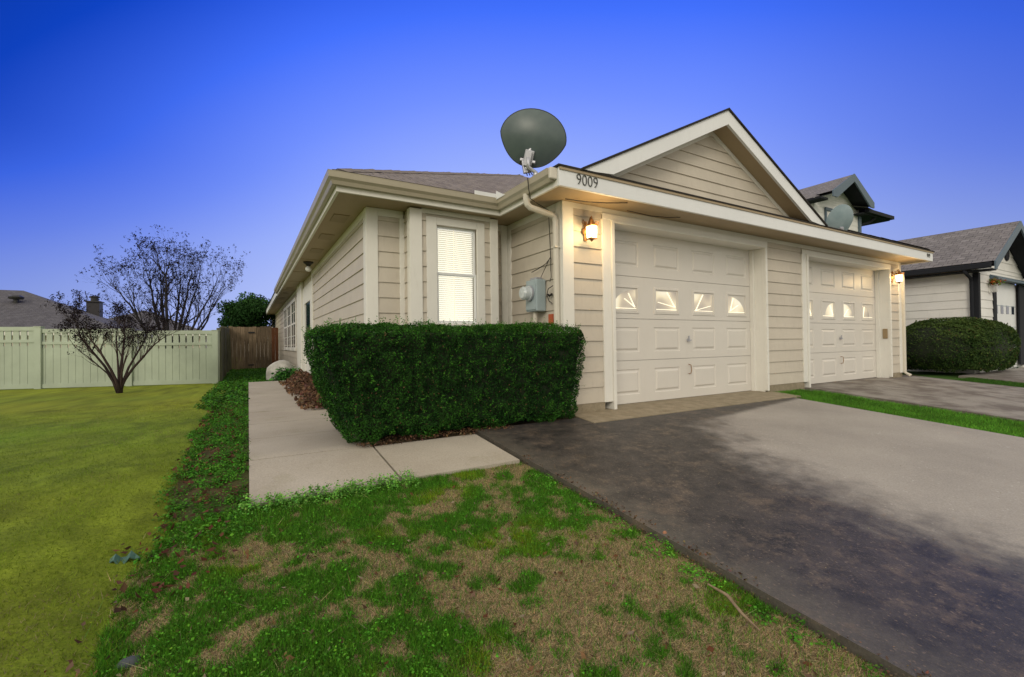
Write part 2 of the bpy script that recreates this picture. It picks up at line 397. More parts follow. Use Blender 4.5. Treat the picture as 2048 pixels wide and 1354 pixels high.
# ------------------------------------------------------------ ground
def green_mask(x, y):
    """0 bare straw/soil .. 1 green weeds, foreground wedge"""
    n = fbm(x*2.6+5, y*2.6+3, 4); n2 = fbm(x*9+50, y*9+20, 3)
    side = np.clip((1.05-x)/.9, -.30, 1.0)            # greener to the left
    near_walk = np.clip(1-(2.98-y)/.5, 0, 1)*np.clip((1.75-x)/.6, 0, 1)
    side = side-.45*np.clip((1.9-y)/1.0, 0, 1)*(x > .2)*.6
    n3 = fbm(x*22+9, y*22+70, 2)
    return np.clip(.50+(n-.5)*2.2+(n2-.5)*2.2+(n3-.5)*1.0+side*.26+near_walk*.38+.30*np.clip((.6-x)/.5, 0, 1)*np.clip((1.9-y)/.4, 0, 1), 0, 1)
def lawn_edge(y):
    return -.40+.10*(fbm(y*1.7, y*0+4.2, 3)-.5)*2-.10*np.clip((1.9-y)/1.0, 0, 1)
def hgt(x, y):
    z = Sz(y)-.045-.012*np.clip(y-5, 0, 17)*.6
    z = z+.022*(fbm(x*3, y*3, 4)-.5)*np.clip((14-y)/6, .2, 1)
    z = z-.03*np.exp(-((x+.36)/.10)**2)*(y > 1.5)      # little trench between lawn and weeds
    z = z+.035*np.clip((-.5-x)/.3, 0, 1)*np.clip((6-y)/3, 0, 1)
    return z
SLABS = [(-.0, .88, 2.98, 12.1), (.8, 1.8, 2.98, 3.84), (1.83, 6.75, -14, 3.9), (3.05, 11.9, 3.5, 4.4), (8.0, 12.3, -14, 4.0)]
def under(x, y, pad=0.0):
    m_ = np.zeros(np.shape(x), bool)
    for a, b, c, d in SLABS: m_ |= (x > a-pad) & (x < b+pad) & (y > c-pad) & (y < d+pad)
    return m_
xs = np.concatenate([[-500, -200, -90, -50, -30], np.arange(-22, -5, .5), np.arange(-5, -1.2, .1), np.arange(-1.2, 2.2, .025), np.arange(2.2, 9, .1), np.arange(9, 24, .4), [26, 30, 40, 60, 100, 200, 500]])
ys = np.concatenate([[-300, -100, -40, -20, -10, -5, -3, -1.5, -.5], np.arange(0, 4.4, .025), np.arange(4.4, 9, .08), np.arange(9, 24, .4), [26, 30, 40, 60, 100, 200, 600]])
GX, GY = np.meshgrid(xs, ys, indexing='ij'); GZ = hgt(GX, GY)
u_ = under(GX, GY, -.03); GZ = np.where(u_, GZ-.12, GZ)
nx, ny = GX.shape
me = bpy.data.meshes.new('ground')
idx = np.arange(nx*ny).reshape(nx, ny)
F = np.stack([idx[:-1, :-1], idx[1:, :-1], idx[1:, 1:], idx[:-1, 1:]], -1).reshape(-1, 4)
me.from_pydata(np.stack([GX, GY, GZ], -1).reshape(-1, 3).tolist(), [], F.tolist()); me.update(); me.shade_smooth()
g = green_mask(GX, GY); straw = np.array([.27, .205, .105]); dirt = np.array([.115, .085, .05]); grn = np.array([.04, .11, .010])
sn = fbm(GX*6, GY*6, 3)[..., None]
wedge = dirt*(1-sn)+straw*sn; wedge = wedge*(1-g[..., None]*.8)+grn*g[..., None]*.8
ln = fbm(GX*.5+9, GY*.5+4, 3)[..., None]; l2 = fbm(GX*5, GY*2.5, 3)[..., None]
lawn = np.array([.11, .185, .012])*(1-ln)+np.array([.23, .24, .016])*ln; l3 = fbm(GX*14, GY*9, 3)[..., None]; lawn = lawn*(.22+.85*l2+.75*l3)
nl = np.clip((2.3-GY)/1.2, 0, 1)[..., None]*np.clip((fbm(GX*2.2+3, GY*2.2, 3)-.35)*3, 0, 1)[..., None]
lawn = lawn*(1-nl*.45)+np.array([.17, .15, .07])*nl*.45
strip = np.array([.035, .075, .012])*(1-sn)+np.array([.10, .055, .03])*sn
le = lawn_edge(GY)
c = np.where((GX < le)[..., None], lawn, np.where((GY > 2.98)[..., None], strip, wedge))
c = np.where(((GX > .8) & (GY > 3.8))[..., None], dirt*.8+.4*dirt*sn, c)
c = np.where((GX > 6.7)[..., None], np.array([.04, .10, .012])*(.6+.8*sn), c)
c = np.where(((GX > 5) & (GY > 4.2) & (GX < 13.2))[..., None], dirt, c)
a = me.color_attributes.new('Col', 'FLOAT_COLOR', 'POINT'); cc = np.ones((nx*ny, 4), np.float32); cc[:, :3] = c.reshape(-1, 3); a.data.foreach_set('color', cc.reshape(-1))
me.materials.append(M['ground']); o = bpy.data.objects.new('ground', me); COL.objects.link(o); tag(o, 'lawn and bare soil in front of the house', 'ground', kind='structure')

def slab(name, x0, x1, y0, y1, mat, dz=0.0, joints=(), label='', thick=.11, parts_y=()):
    ysl = sorted(set([y0, y1]+[t for t in np.arange(math.ceil(y0*2)/2, y1, .5)]+[v for v in (3.9, -3.0) if y0 < v < y1]))
    mb = MB(); z = lambda y: float(Sz(y))+dz
    for a_, b_ in zip(ysl[:-1], ysl[1:]):
        mb.face([(x0, a_, z(a_)), (x1, a_, z(a_)), (x1, b_, z(b_)), (x0, b_, z(b_))])
        mb.face([(x0, a_, z(a_)), (x0, b_, z(b_)), (x0, b_, z(b_)-thick), (x0, a_, z(a_)-thick)])
        mb.face([(x1, b_, z(b_)), (x1, a_, z(a_)), (x1, a_, z(a_)-thick), (x1, b_, z(b_)-thick)])
    mb.face([(x0, y0, z(y0)), (x0, y0, z(y0)-thick), (x1, y0, z(y0)-thick), (x1, y0, z(y0))])
    mb.face([(x1, y1, z(y1)), (x1, y1, z(y1)-thick), (x0, y1, z(y1)-thick), (x0, y1, z(y1))])
    return mb
slab('driveway', 1.83, 6.75, -14, 3.575, None).build('driveway', M['drive'])
tag(bpy.data.objects['driveway'], 'stained concrete driveway leading to the near garage door', 'driveway', kind='structure')
ap = slab('', 3.06, 6.98, 3.59, 4.34, None, .003)
ap.build('garage_apron', M['apron']); tag(bpy.data.objects['garage_apron'], 'worn tan concrete apron at the garage door', 'driveway', kind='structure')
slab('', 1.83, 3.05, 3.59, 3.84, None, -.001).build('driveway_corner', M['drive']); tag(bpy.data.objects['driveway_corner'], 'stained driveway corner beside the hedge', 'driveway', kind='structure')
slab('', 8.0, 12.2, -14, 4.34, None, 0).build('neighbour_driveway', M['walk_dark']); tag(bpy.data.objects['neighbour_driveway'], 'pale concrete driveway at the second garage door', 'driveway', kind='structure')
slab('', 13.3, 18.5, -14, 3.6, None, 0).build('far_driveway', M['walk_dark']); tag(bpy.data.objects['far_driveway'], 'concrete driveway of the white house next door', 'driveway', kind='structure')
# walkway: separate flags with joints
wk = MB()
yy = [2.98, 3.80, 4.62, 5.5, 6.5, 7.6, 8.8, 10.1, 12.05]
for k in range(len(yy)-1):
    g_ = .012 if k else 0
    s_ = slab('', 0.0, .872, yy[k]+g_, yy[k+1], None, -.02); off = len(wk.v); wk.v += s_.v; wk.f += [tuple(i+off for i in f) for f in s_.f]; wk.uv += s_.uv
s_ = slab('', .888, 1.80, 2.99, 3.78, None, -.02); off = len(wk.v); wk.v += s_.v; wk.f += [tuple(i+off for i in f) for f in s_.f]; wk.uv += s_.uv
o = wk.build('walkway', M['walk']); tag(o, 'pale concrete path along the side of the house', 'walkway', kind='structure')

# ------------------------------------------------------------ the duplex house
SOF, TOP = 2.385, 2.565
house = empty('duplex_house', (3.0, 4.1, 0), 'beige lap-sided duplex with two white garage doors and a front gable', 'house')
def hpart(mb, name, mat, **k): return mb.build(name, mat, house, **k)
EXPO = .179
def lap(mb, p0, p1, z0, z1, outn, expo=EXPO, zref=.1, lap_t=.017, clip=None):
    """lap boards between plan points p0->p1; outn outward normal (2D); clip(z)->(t0,t1) for gables"""
    p0, p1, n_ = Vector(p0), Vector(p1), Vector(outn)
    k0 = math.floor((z0-zref)/expo); k = k0
    while zref+k*expo < z1-1e-4:
        a_ = max(z0, zref+k*expo); b_ = min(z1, zref+(k+1)*expo)
        t0a, t1a, t0b, t1b = 0, 1, 0, 1
        if clip: (t0a, t1a), (t0b, t1b) = clip(a_), clip(b_)
        def P(t, z, o_): q = p0.lerp(p1, t)+n_*o_; return (q.x, q.y, z)
        if t1a-t0a > .001:
            lo = lap_t; hi = .002
            mb.face([P(t0a, a_, lo), P(t1a, a_, lo), P(t1b, b_, hi), P(t0b, b_, hi)])
            mb.face([P(t0a, a_, -.004), P(t1a, a_, -.004), P(t1a, a_, lo), P(t0a, a_, lo)])
            mb.face([P(t0a, a_, lo), P(t0b, b_, hi), P(t0b, b_, -.004), P(t0a, a_, -.004)])
            mb.face([P(t1a, a_, -.004), P(t1b, b_, -.004), P(t1b, b_, hi), P(t1a, a_, lo)])
        k += 1
T = 4.06
# walls
w = MB()
for x0, x1 in ((3.17, 3.61), (6.94, 7.95), (11.27, 11.72)): lap(w, (x0, T), (x1, T), .10, 2.40, (0, -1))
lap(w, (3.61, T), (6.94, T), 2.30, 2.40, (0, -1)); lap(w, (7.95, T), (11.27, T), 2.28, 2.40, (0, -1))
w.box(3.12, 3.6, T+.005, T+.12, 0, 2.4); w.box(6.95, 7.94, T+.005, T+.3, 0, 2.4); w.box(11.28, 11.74, T+.005, T+.12, 0, 2.4)
hpart(w, 'front_wall', M['siding'])
w = MB(); lap(w, (3.04, 5.25), (3.04, 4.08), .10, 2.40, (-1, 0)); w.box(3.045, 3.2, 4.07, 5.4, 0, 2.4); hpart(w, 'meter_wall', M['siding'])
w = MB(); lap(w, (1.29, 5.30), (1.60, 5.30), .10, 2.40, (0, -1)); lap(w, (2.72, 5.30), (2.95, 5.30), .10, 2.40, (0, -1))
w.box(1.2, 3.1, 5.305, 5.45, 0, 2.4); hpart(w, 'recessed_wall', M['siding'])
w = MB(); lap(w, (1.74, 5.05), (1.80, 5.05), .10, 2.34, (0, -1)); lap(w, (2.56, 5.05), (2.64, 5.05), .10, 2.34, (0, -1)); lap(w, (1.80, 5.05), (2.56, 5.05), .10, .95, (0, -1))
lap(w, (1.62, 5.30), (1.62, 5.12), .10, 2.34, (-1, 0))
w.box(1.625, 1.80, 5.055, 5.30, 0, 2.38); w.box(2.56, 2.735, 5.055, 5.30, 0, 2.38); w.box(1.80, 2.56, 5.055, 5.30, 0, .95); w.box(1.80, 2.56, 5.055, 5.30, 2.30, 2.38)
hpart(w, 'bay_wall', M['siding'])
w = MB(); lap(w, (1.19, 10.3), (1.19, 5.36), .10, 2.40, (-1, 0)); lap(w, (1.19, 30), (1.19, 13.5), .10, 1.06, (-1, 0)); lap(w, (1.19, 30), (1.19, 13.5), 2.2, 2.40, (-1, 0))
lap(w, (1.19, 30), (1.19, 19.3), 1.06, 2.2, (-1, 0)); lap(w, (1.19, 14.2), (1.19, 13.5), 1.06, 2.2, (-1, 0))
w.box(1.195, 1.4, 5.32, 10.3, 0, 2.4); w.box(1.195, 1.4, 12.3, 30, 0, 2.4); w.box(1.195, 1.4, 10.3, 12.3, 2.2, 2.4)
hpart(w, 'side_wall', M['siding'])
w = MB(); lap(w, (11.75, 4.1), (11.75, 30), .1, 2.4, (1, 0)); w.box(11.6, 11.745, 4.07, 30, 0, 2.4); w.box(1.4, 11.6, 29.85, 30, 0, 2.4); hpart(w, 'rear_wall', M['siding'])
w = MB(); w.box(3.07, 3.62, T-.012, T+.05, -.05, .098); w.box(6.99, 7.98, T-.012, T+.05, -.08, .098); w.box(11.3, 11.77, T-.012, T+.05, -.1, .098)
w.box(1.21, 1.3, 5.4, 30, -.2, .098); w.box(3.05, 3.1, 4.1, 5.4, -.1, .098); w.box(1.3, 3.05, 5.32, 5.4, -.1, .098); hpart(w, 'foundation', M['found'])
# corner boards and plain trim
def board(x0, x1, y0, y1, z0, z1, name='corner_board', mat='trim', bv=.004):
    return hpart(MB().box(x0, x1, y0, y1, z0, z1), name, M[mat], bevel=bv)
board(3.022, 3.175, T-.026, T+.0, .09, 2.384); board(3.018, 3.038, T+.001, T+.10, .09, 2.384)
board(11.66, 11.775, T-.026, T, .09, 2.384)
board(1.168, 1.30, 5.275, 5.296, .09, 2.384); board(1.165, 1.188, 5.297, 5.42, .09, 2.384)
board(1.555, 1.617, 5.27, 5.296, .09, 2.30, 'trim_board')
board(1.60, 1.745, 5.022, 5.046, .09, 2.37); board(1.597, 1.618, 5.047, 5.13, .09, 2.37)
board(2.635, 2.745, 5.022, 5.046, .09, 2.37)
board(2.93, 3.02, 5.27, 5.297, .09, 2.384, 'trim_board'); board(3.021, 3.037, 5.18, 5.297, .09, 2.384, 'trim_board')
board(1.162, 1.188, 10.28, 10.42, .0, 2.384, 'trim_board'); board(1.13, 1.188, 12.3, 13.4, .0, 2.384, 'porch_post')
# friezes
board(3.176, 11.66, T-.018, T-.0135, 2.325, 2.384, 'frieze_board', bv=0)
board(1.301, 1.60, 5.278, 5.285, 2.30, 2.384, 'frieze_board', bv=0); board(1.745, 2.635, 5.03, 5.046, 2.33, 2.384, 'frieze_board', bv=0); board(2.745, 2.93, 5.278, 5.285, 2.30, 2.384, 'frieze_board', bv=0)
board(3.022, 3.0265, 4.17, 5.18, 2.30, 2.384, 'frieze_board', bv=0); board(1.17, 1.1765, 5.42, 10.28, 2.29, 2.384, 'frieze_board', bv=0); board(1.17, 1.1765, 13.4, 29.9, 2.30, 2.384, 'frieze_board', bv=0)
# soffit
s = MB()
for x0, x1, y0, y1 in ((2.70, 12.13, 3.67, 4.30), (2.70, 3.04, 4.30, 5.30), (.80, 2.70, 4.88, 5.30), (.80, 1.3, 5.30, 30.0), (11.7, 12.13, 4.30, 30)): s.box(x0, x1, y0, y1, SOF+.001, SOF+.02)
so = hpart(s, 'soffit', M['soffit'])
for y in (5.75, 6.85, 7.95, 13.6, 15.0, 16.5, 18.5):
    v = MB(); v.box(.90, 1.08, y, y+.36, SOF-.006, SOF+.0005)
    child(v, 'soffit_vent', M['vent'], so)
    v2 = MB()
for y in (9.0, 10.6, 12.2, 14.2, 17.0): child(MB().box(.83, 1.16, y, y+.05, SOF-.007, SOF+.0005), 'soffit_batten', M['soffit'], so)
# fascias
hpart(MB().box(2.69, 12.15, 3.635, 3.668, SOF-.012, TOP), 'fascia', M['fascia'], bevel=.003)
hpart(MB().box(2.69, 12.15, 3.622, 3.634, TOP-.03, TOP+.012), 'drip_edge', M['soffit'])
f_ = MB(); f_.box(.785, .815, 4.86, 30, SOF-.01, TOP-.02); f_.box(.816, 2.68, 4.86, 4.888, SOF-.01, TOP-.02); f_.box(2.685, 2.712, 3.669, 4.888, SOF-.01, TOP-.02); f_.box(12.12, 12.15, 3.67, 30, SOF-.01, TOP)
hpart(f_, 'side_fascia', M['trim'])
hpart(MB().box(.765, .784, 15.9, 30, SOF-.0, TOP+.03), 'rake_board', M['fascia'])
# K-style gutter profiles swept with mitres
def gutter(pts, name):
    prof = [(0, .0), (-.045, .0), (-.06, .035), (-.085, .06), (-.092, .11), (-.095, .122), (-.082, .122), (-.08, .108), (-.055, .05), (-.04, .012), (0, .012)]
    mb = MB(); P = [Vector(p) for p in pts]; rows = []
    for k, p in enumerate(P):
        d0 = (P[k]-P[k-1]).normalized() if k else (P[1]-P[0]).normalized(); d1 = (P[k+1]-P[k]).normalized() if k < len(P)-1 else d0
        n0 = Vector((d0.y, -d0.x)); n1 = Vector((d1.y, -d1.x)); mn = (n0+n1).normalized(); sc = 1/max(.2, mn.dot(n0))
        rows.append([(p.x+mn.x*sc*(-u), p.y+mn.y*sc*(-u), 2.43+v) for u, v in prof])
    for a_, b_ in zip(rows[:-1], rows[1:]):
        for j in range(len(prof)-1): mb.face([a_[j], b_[j], b_[j+1], a_[j+1]])
    mb.face(rows[0][:7]); mb.face(rows[-1][:7][::-1]); return hpart(mb, name, M['gutter'])
g1 = gutter([(2.684, 3.70), (2.684, 4.858), (.784, 4.858), (.784, 15.8)][::-1], 'gutter')
# flip side check: gutter must stand outside the fascia
hpart(MB().box(2.60, 2.689, 3.66, 3.70, 2.44, 2.555), 'gutter_end_cap', M['pipe'], bevel=.01)
fl = MB(); fl.box(2.30, 2.585, 4.768, 4.772, 2.53, 2.60); fl.solid([(2.586, 4.772, 2.53), (2.59, 4.772, 2.53), (2.59, 4.55, 2.53), (2.586, 4.55, 2.53)], [(2.586, 4.772, 2.64), (2.59, 4.772, 2.64), (2.59, 4.62, 2.56), (2.586, 4.62, 2.56)])
hpart(fl, 'splash_guard', M['fascia'])
# roof
PCH = .495; ZE = 2.56
def rz(h): return ZE+PCH*h
roofs = [
 [(2.67, 3.615, 0), (12.2, 3.615, 0), (7.435, 8.38, 1)], [(2.67, 4.83, 0), (2.67, 3.615, 0), (7.435, 8.38, 1), (7.435, 9.595, 1)],
 [(.74, 4.83, 0), (2.67, 4.83, 0), (7.435, 9.595, 2), (6.47, 10.56, 2)], [(.74, 30.2, 0), (.74, 4.83, 0), (6.47, 10.56, 3), (6.47, 24.5, 3)],
 [(12.2, 3.615, 0), (12.2, 30.2, 0), (6.47, 24.5, 4), (6.47, 10.56, 4), (7.435, 9.595, 4), (7.435, 8.38, 4)], [(12.2, 30.2, 0), (.74, 30.2, 0), (6.47, 24.5, 5)]]
hs = [lambda x, y: y-3.615, lambda x, y: x-2.67, lambda x, y: y-4.83, lambda x, y: x-.74, lambda x, y: 12.2-x, lambda x, y: 30.2-y]
dirs = [(1, 0), (0, -1), (1, 0), (0, -1), (0, 1), (-1, 0)]
rb = MB()
for poly, h, d in zip(roofs, hs, dirs):
    pts = [(x, y, rz(max(0, h(x, y)))+.022) for x, y, _ in poly]
    uv = [(x*d[0]+y*d[1], max(0, h(x, y))*math.sqrt(1+PCH*PCH)) for x, y, _ in poly]
    rb.face(pts, uv)
roof = hpart(rb, 'roof', M['shingle'])
e_ = MB()
for a_, b_ in (((2.67, 3.615), (12.2, 3.615)), ((.74, 4.83), (2.67, 4.83)), ((2.67, 4.83), (2.67, 3.615)), ((.74, 30.2), (.74, 4.83)), ((12.2, 3.615), (12.2, 30.2))):
    e_.face([(*a_, ZE+.021), (*b_, ZE+.021), (*b_, ZE+.002), (*a_, ZE+.002)])
e_.face([(2.67, 3.615, ZE+.003), (12.2, 3.615, ZE+.003), (12.2, 3.67, ZE+.006), (2.67, 3.67, ZE+.006)])
child(e_, 'shingle_edge', M['shingle_edge'], roof)
def ridgecap(p, q, mb, w_=.13):
    p, q = Vector(p), Vector(q); n = max(2, int((q-p).length/.22)); d = (q-p).normalized(); sd = d.cross(Vector((0, 0, 1))).normalized()
    for k in range(n):
        a_ = p.lerp(q, k/n); b_ = p.lerp(q, (k+1.15)/n); j = random.uniform(-.006, .006)
        for s2 in (-1, 1): mb.face([a_+Vector((0, 0, .03)), b_+Vector((0, 0, .038+j)), b_+sd*s2*w_+Vector((0, 0, -.012+j)), a_+sd*s2*w_+Vector((0, 0, -.02))], [(0, 0), (.2, 0), (.2, .13), (0, .13)])
for pq in (((.8, 4.89, rz(.06)+.0), (6.47, 10.56, rz(5.73)+.0)), ((6.47, 10.56, rz(5.73)+.02), (6.47, 24.5, rz(5.73)+.02)), ((12.15, 3.67, rz(.05)+.02), (7.435, 8.38, rz(4.765)+.02))):
    rc = MB(); ridgecap(*pq, rc); child(rc, 'ridge_cap', M['shingle'], roof)
# front gable
AX, AZ, GS = 5.41, 3.80, .504
GL, GR = 3.0, 7.82; zl = AZ-(AX-GL)*GS; zr = AZ-(GR-AX)*GS
gb = MB(); YB = 6.3
gb.face([(GL-.03, 3.60, zl-.015+.02), (AX, 3.60, AZ+.02), (AX, YB, AZ+.02), (GL-.03, 3.66, zl+.01)], [(3.6, 0), (3.6, 2.7), (YB, 2.7), (3.66, 0)])
gb.face([(AX, 3.60, AZ+.02), (GR+.03, 3.60, zr-.015+.02), (GR+.03, 3.66, zr+.01), (AX, YB, AZ+.02)], [(3.6, 2.7), (3.6, 0), (3.66, 0), (YB, 2.7)])
for (xa, za, xb, zb) in ((GL-.03, zl-.015, AX, AZ), (AX, AZ, GR+.03, zr-.015)):
    gb.face([(xa, 3.60, za+.02), (xb, 3.60, zb+.02), (xb, 3.60, zb-.004), (xa, 3.60, za-.004)])
gr_ = hpart(gb, 'gable_roof', M['shingle'])
ge = MB()
for (xa, za, xb, zb) in ((GL-.035, zl-.017, AX, AZ), (AX, AZ, GR+.035, zr-.017)):
    ge.solid([(xa, 3.596, za+.0), (xb, 3.596, zb+.0), (xb, 3.64, zb+.0), (xa, 3.64, za+.0)], [(xa, 3.596, za+.024), (xb, 3.596, zb+.024), (xb, 3.64, zb+.024), (xa, 3.64, za+.024)])
child(ge, 'shingle_edge', M['shingle_edge'], gr_)
RH = .185
for sgn in (-1, 1):
    xe, ze = (GL, zl) if sgn < 0 else (GR, zr)
    rk = MB(); zb_ = 2.60
    # rake board cut off level at the low end
    xc = AX+sgn*(AZ-RH-zb_)/GS
    A = [(AX, AZ-.003), (xe, ze-.003), (xc, zb_) if False else (xe, max(ze-.02, zb_-.03)), (xc, zb_), (AX, AZ-RH)]
    if sgn > 0: A = A[::-1]
    rk.solid([(x, 3.615, z) for x, z in A][::-1], [(x, 3.65, z) for x, z in A][::-1]); hpart(rk, 'rake_board', M['fascia'])
    sf = MB(); sf.solid([(AX, 3.651, AZ-RH+.02), (AX, 3.875, AZ-RH+.02), (xc, 3.875, zb_+.02), (xc, 3.651, zb_+.02)], [(AX, 3.651, AZ-RH+.035), (AX, 3.875, AZ-RH+.035), (xc, 3.875, zb_+.035), (xc, 3.651, zb_+.035)])
    hpart(sf, 'rake_soffit', M['soffit'])
    fz = MB(); hgt_ = .045; fz.solid([(AX, 3.856, AZ-RH-hgt_), (AX, 3.87, AZ-RH-hgt_), (xc-sgn*.05, 3.87, zb_-.02), (xc-sgn*.05, 3.856, zb_-.02)], [(AX, 3.856, AZ-RH+.019), (AX, 3.87, AZ-RH+.019), (xc, 3.87, zb_+.019), (xc, 3.856, zb_+.019)])
    hpart(fz, 'gable_trim', M['trim'])
gw = MB()
def clipf(z):
    half = max(0, (AZ-RH+.01-z)/GS); return ((-half)/6+.5, half/6+.5)
lap(gw, (AX-3, 3.875), (AX+3, 3.875), 2.62, AZ-RH, (0, -1), clip=clipf, zref=2.66-.179, expo=.152)
hw = (AZ-RH-2.6)/GS; gw.solid([(AX-hw, 3.882, 2.6), (AX+hw, 3.882, 2.6), (AX, 3.882, AZ-RH)], [(AX-hw, 3.93, 2.6), (AX+hw, 3.93, 2.6), (AX, 3.93, AZ-RH)])
hpart(gw, 'gable_wall', M['siding'])

# garage doors and casings
def garage(x0, x1, xl_out, xr_out, zt, label, wincase):
    DY = 4.28
    # casing
    cs = MB(); cs.box(xl_out, xl_out+.13, T-.03, T+.02, .095, zt+.10-.012)
    cs.box(xl_out, xr_out, T-.034, T+.02, zt+.03, zt+.10)
    cs.box(xr_out-.05, xr_out, T-.03, T+.02, 0.02, zt+.029)
    c_ = hpart(cs, 'garage_casing', M['trim'], bevel=.004)
    bd = MB(); bd.box(xl_out+.131, x0, T-.045, T+.12, .0, zt+.03); bd.box(x0-.001, x1+.001, T-.045, T+.06, zt, zt+.029)
    child(bd, 'casing_bead', M['trim'], c_, bevel=.004)
    j = MB(); j.box(x1, x1+.02, T+.02, DY, 0.0, zt); j.box(x0-.02, x0, T+.12, DY, 0, zt); j.box(x0, x1, T+.061, DY, zt+.003, zt+.025)
    j.box(x1-.035, x1-.001, DY-.06, DY-.003, 0, zt-.002); j.box(x0+.001, x0+.03, DY-.06, DY-.003, 0, zt-.002)
    hpart(j, 'door_jamb', M['soffit'] if False else M['trim'])
    # door
    d_ = MB(); d_.box(x0-.02, x1+.02, DY+.021, DY+.05, .005, zt+.04)
    gd = hpart(d_, 'garage_door', M['door']); gd['label'] = label
    rows = [.005, .558, 1.098, 1.650, zt+.012]; cw = (x1-x0)/4.0
    hf = .012
    for r_ in range(4):
        za, zb = rows[r_]+.003, rows[r_+1]-.003; mb = MB()
        xsn = [x0-.01]; cells = []
        for k in range(4):
            cx = x0+cw*(k+.5)+.01; pw = .505 if r_ != 2 else .50; cells.append((cx-pw/2, cx+pw/2)); 
        zc = (za+zb)/2; ph = .325; pz0, pz1 = zc-ph/2, zc+ph/2
        if r_ == 2: pz0, pz1 = 1.165, 1.53
        y = DY
        # flat field around the panels
        mb.face([(x0-.01, y, za), (x1+.01, y, za), (x1+.01, y, pz0), (x0-.01, y, pz0)]); mb.face([(x0-.01, y, pz1), (x1+.01, y, pz1), (x1+.01, y, zb), (x0-.01, y, zb)])
        edge = [x0-.01]+[v for c2 in cells for v in c2]+[x1+.01]
        for k in range(0, len(edge), 2): mb.face([(edge[k], y, pz0), (edge[k+1], y, pz0), (edge[k+1], y, pz1), (edge[k], y, pz1)])
        mb.face([(x0-.01, y, zb), (x1+.01, y, zb), (x1+.01, y+.02, zb), (x0-.01, y+.02, zb)]); mb.face([(x0-.01, y+.02, za), (x1+.01, y+.02, za), (x1+.01, y, za), (x0-.01, y, za)])
        for (a0_, a1_) in cells:
            rings = [(0, 0), (.010, .010), (.026, .010), (.05, -.004)]
            if r_ == 2: rings = [(0, 0), (.006, -.010), (.03, -.012), (.034, .008)]
            prev = None
            for ins, dy in rings:
                ring = [(a0_+ins, y+dy, pz0+ins), (a1_-ins, y+dy, pz0+ins), (a1_-ins, y+dy, pz1-ins), (a0_+ins, y+dy, pz1-ins)]
                if prev:
                    for q in range(4): mb.face([prev[q], prev[(q+1) % 4], ring[(q+1) % 4], ring[q]])
                prev = ring
            if r_ != 2: mb.face(prev)
        child(mb, 'door_section', M['door'], gd)
    # windows of row 2
    for k in range(4):
        cx = x0+cw*(k+.5)+.01; wx0, wx1, wz0, wz1 = cx-.216, cx+.216, 1.20, 1.496
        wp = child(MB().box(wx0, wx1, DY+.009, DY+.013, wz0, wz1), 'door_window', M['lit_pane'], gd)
        # sunburst insert: one large arch across the four lights; door-coloured spandrels outside it
        sp_ = MB(); mu = MB(); style = wincase[k]
        gx0, gx1, gz0, gz1 = cx-.20, cx+.20, 1.222, 1.478
        W_, H_ = gx1-gx0, gz1-gz0
        def spand(flip, rx=1.0, ry=1.0):
            n = 12; arc = []
            for q in range(n+1):
                t = math.pi/2*q/n; arc.append((math.cos(t)*rx*W_, math.sin(t)*ry*H_))
            pts = [(gx1-ax, gz0+az_) if not flip else (gx0+ax, gz0+az_) for ax, az_ in arc]
            cxn = gx0 if not flip else gx1
            for (p, q) in zip(pts[:-1], pts[1:]): sp_.face([(p[0], DY+.004, p[1]), (q[0], DY+.004, q[1]), (q[0], DY+.004, wz1), (p[0], DY+.004, wz1)] if True else [])
            if rx < 1:
                xa = pts[0][0]; sp_.face([(cxn, DY+.004, wz0), (xa, DY+.004, wz0), (xa, DY+.004, wz1), (cxn, DY+.004, wz1)])
            for (p, q) in zip(pts[:-1], pts[1:]): mu.bar((p[0], DY+.003, p[1]), (q[0], DY+.003, q[1]), .008, .012)
        if style == 'L': spand(False)
        if style == 'R': spand(True)
        if style == 'l': spand(False, .75)
        if style == 'r': spand(True, .9)
        if style == 'rr': spand(True, .72)
        sp_.box(wx0, wx1, DY+.0035, DY+.008, wz0, gz0); sp_.box(wx0, wx1, DY+.0035, DY+.008, gz1, wz1); sp_.box(wx0, gx0, DY+.0035, DY+.008, gz0, gz1); sp_.box(gx1, wx1, DY+.0035, DY+.008, gz0, gz1)
        o_ = sp_.build('window_frame', M['door']); o_.parent = gd
        ray = MB(); foot = {'L': (gx1-.02, gz0+.03), 'l': (gx1-.02, gz0+.03), 'A': (gx1-.03, gz0+.05), 'B': (gx0+.03, gz0+.02), 'R': (gx0+.05, gz0+.03), 'r': (gx0+.02, gz0+.02), 'rr': (gx0+.02, gz0+.02)}[style]
        angs = {'L': (150, 122), 'l': (120,), 'A': (128, 170), 'B': (55, 12), 'R': (70, 25), 'r': (40,), 'rr': (75,)}[style]
        for a_ in angs:
            L = .34 if style in 'AB' else .21
            ex, ez = foot[0]+math.cos(R(a_))*L, foot[1]+math.sin(R(a_))*L; t = 1
            for q in range(40):
                if gx0 <= ex <= gx1 and gz0 <= ez <= gz1: break
                t -= .025; ex, ez = foot[0]+math.cos(R(a_))*L*t, foot[1]+math.sin(R(a_))*L*t
            ray.bar((foot[0], DY+.006, foot[1]), (ex, DY+.006, ez), .008, .022, (0, 1, 0))
        ray.bar((gx0, DY+.006, gz0+.012), (gx1, DY+.006, gz0+.012), .008, .02, (0, 1, 0))
        o_ = ray.build('muntin', M['lit_muntin']); o_.parent = gd
    cxm = (x0+x1)/2+.04
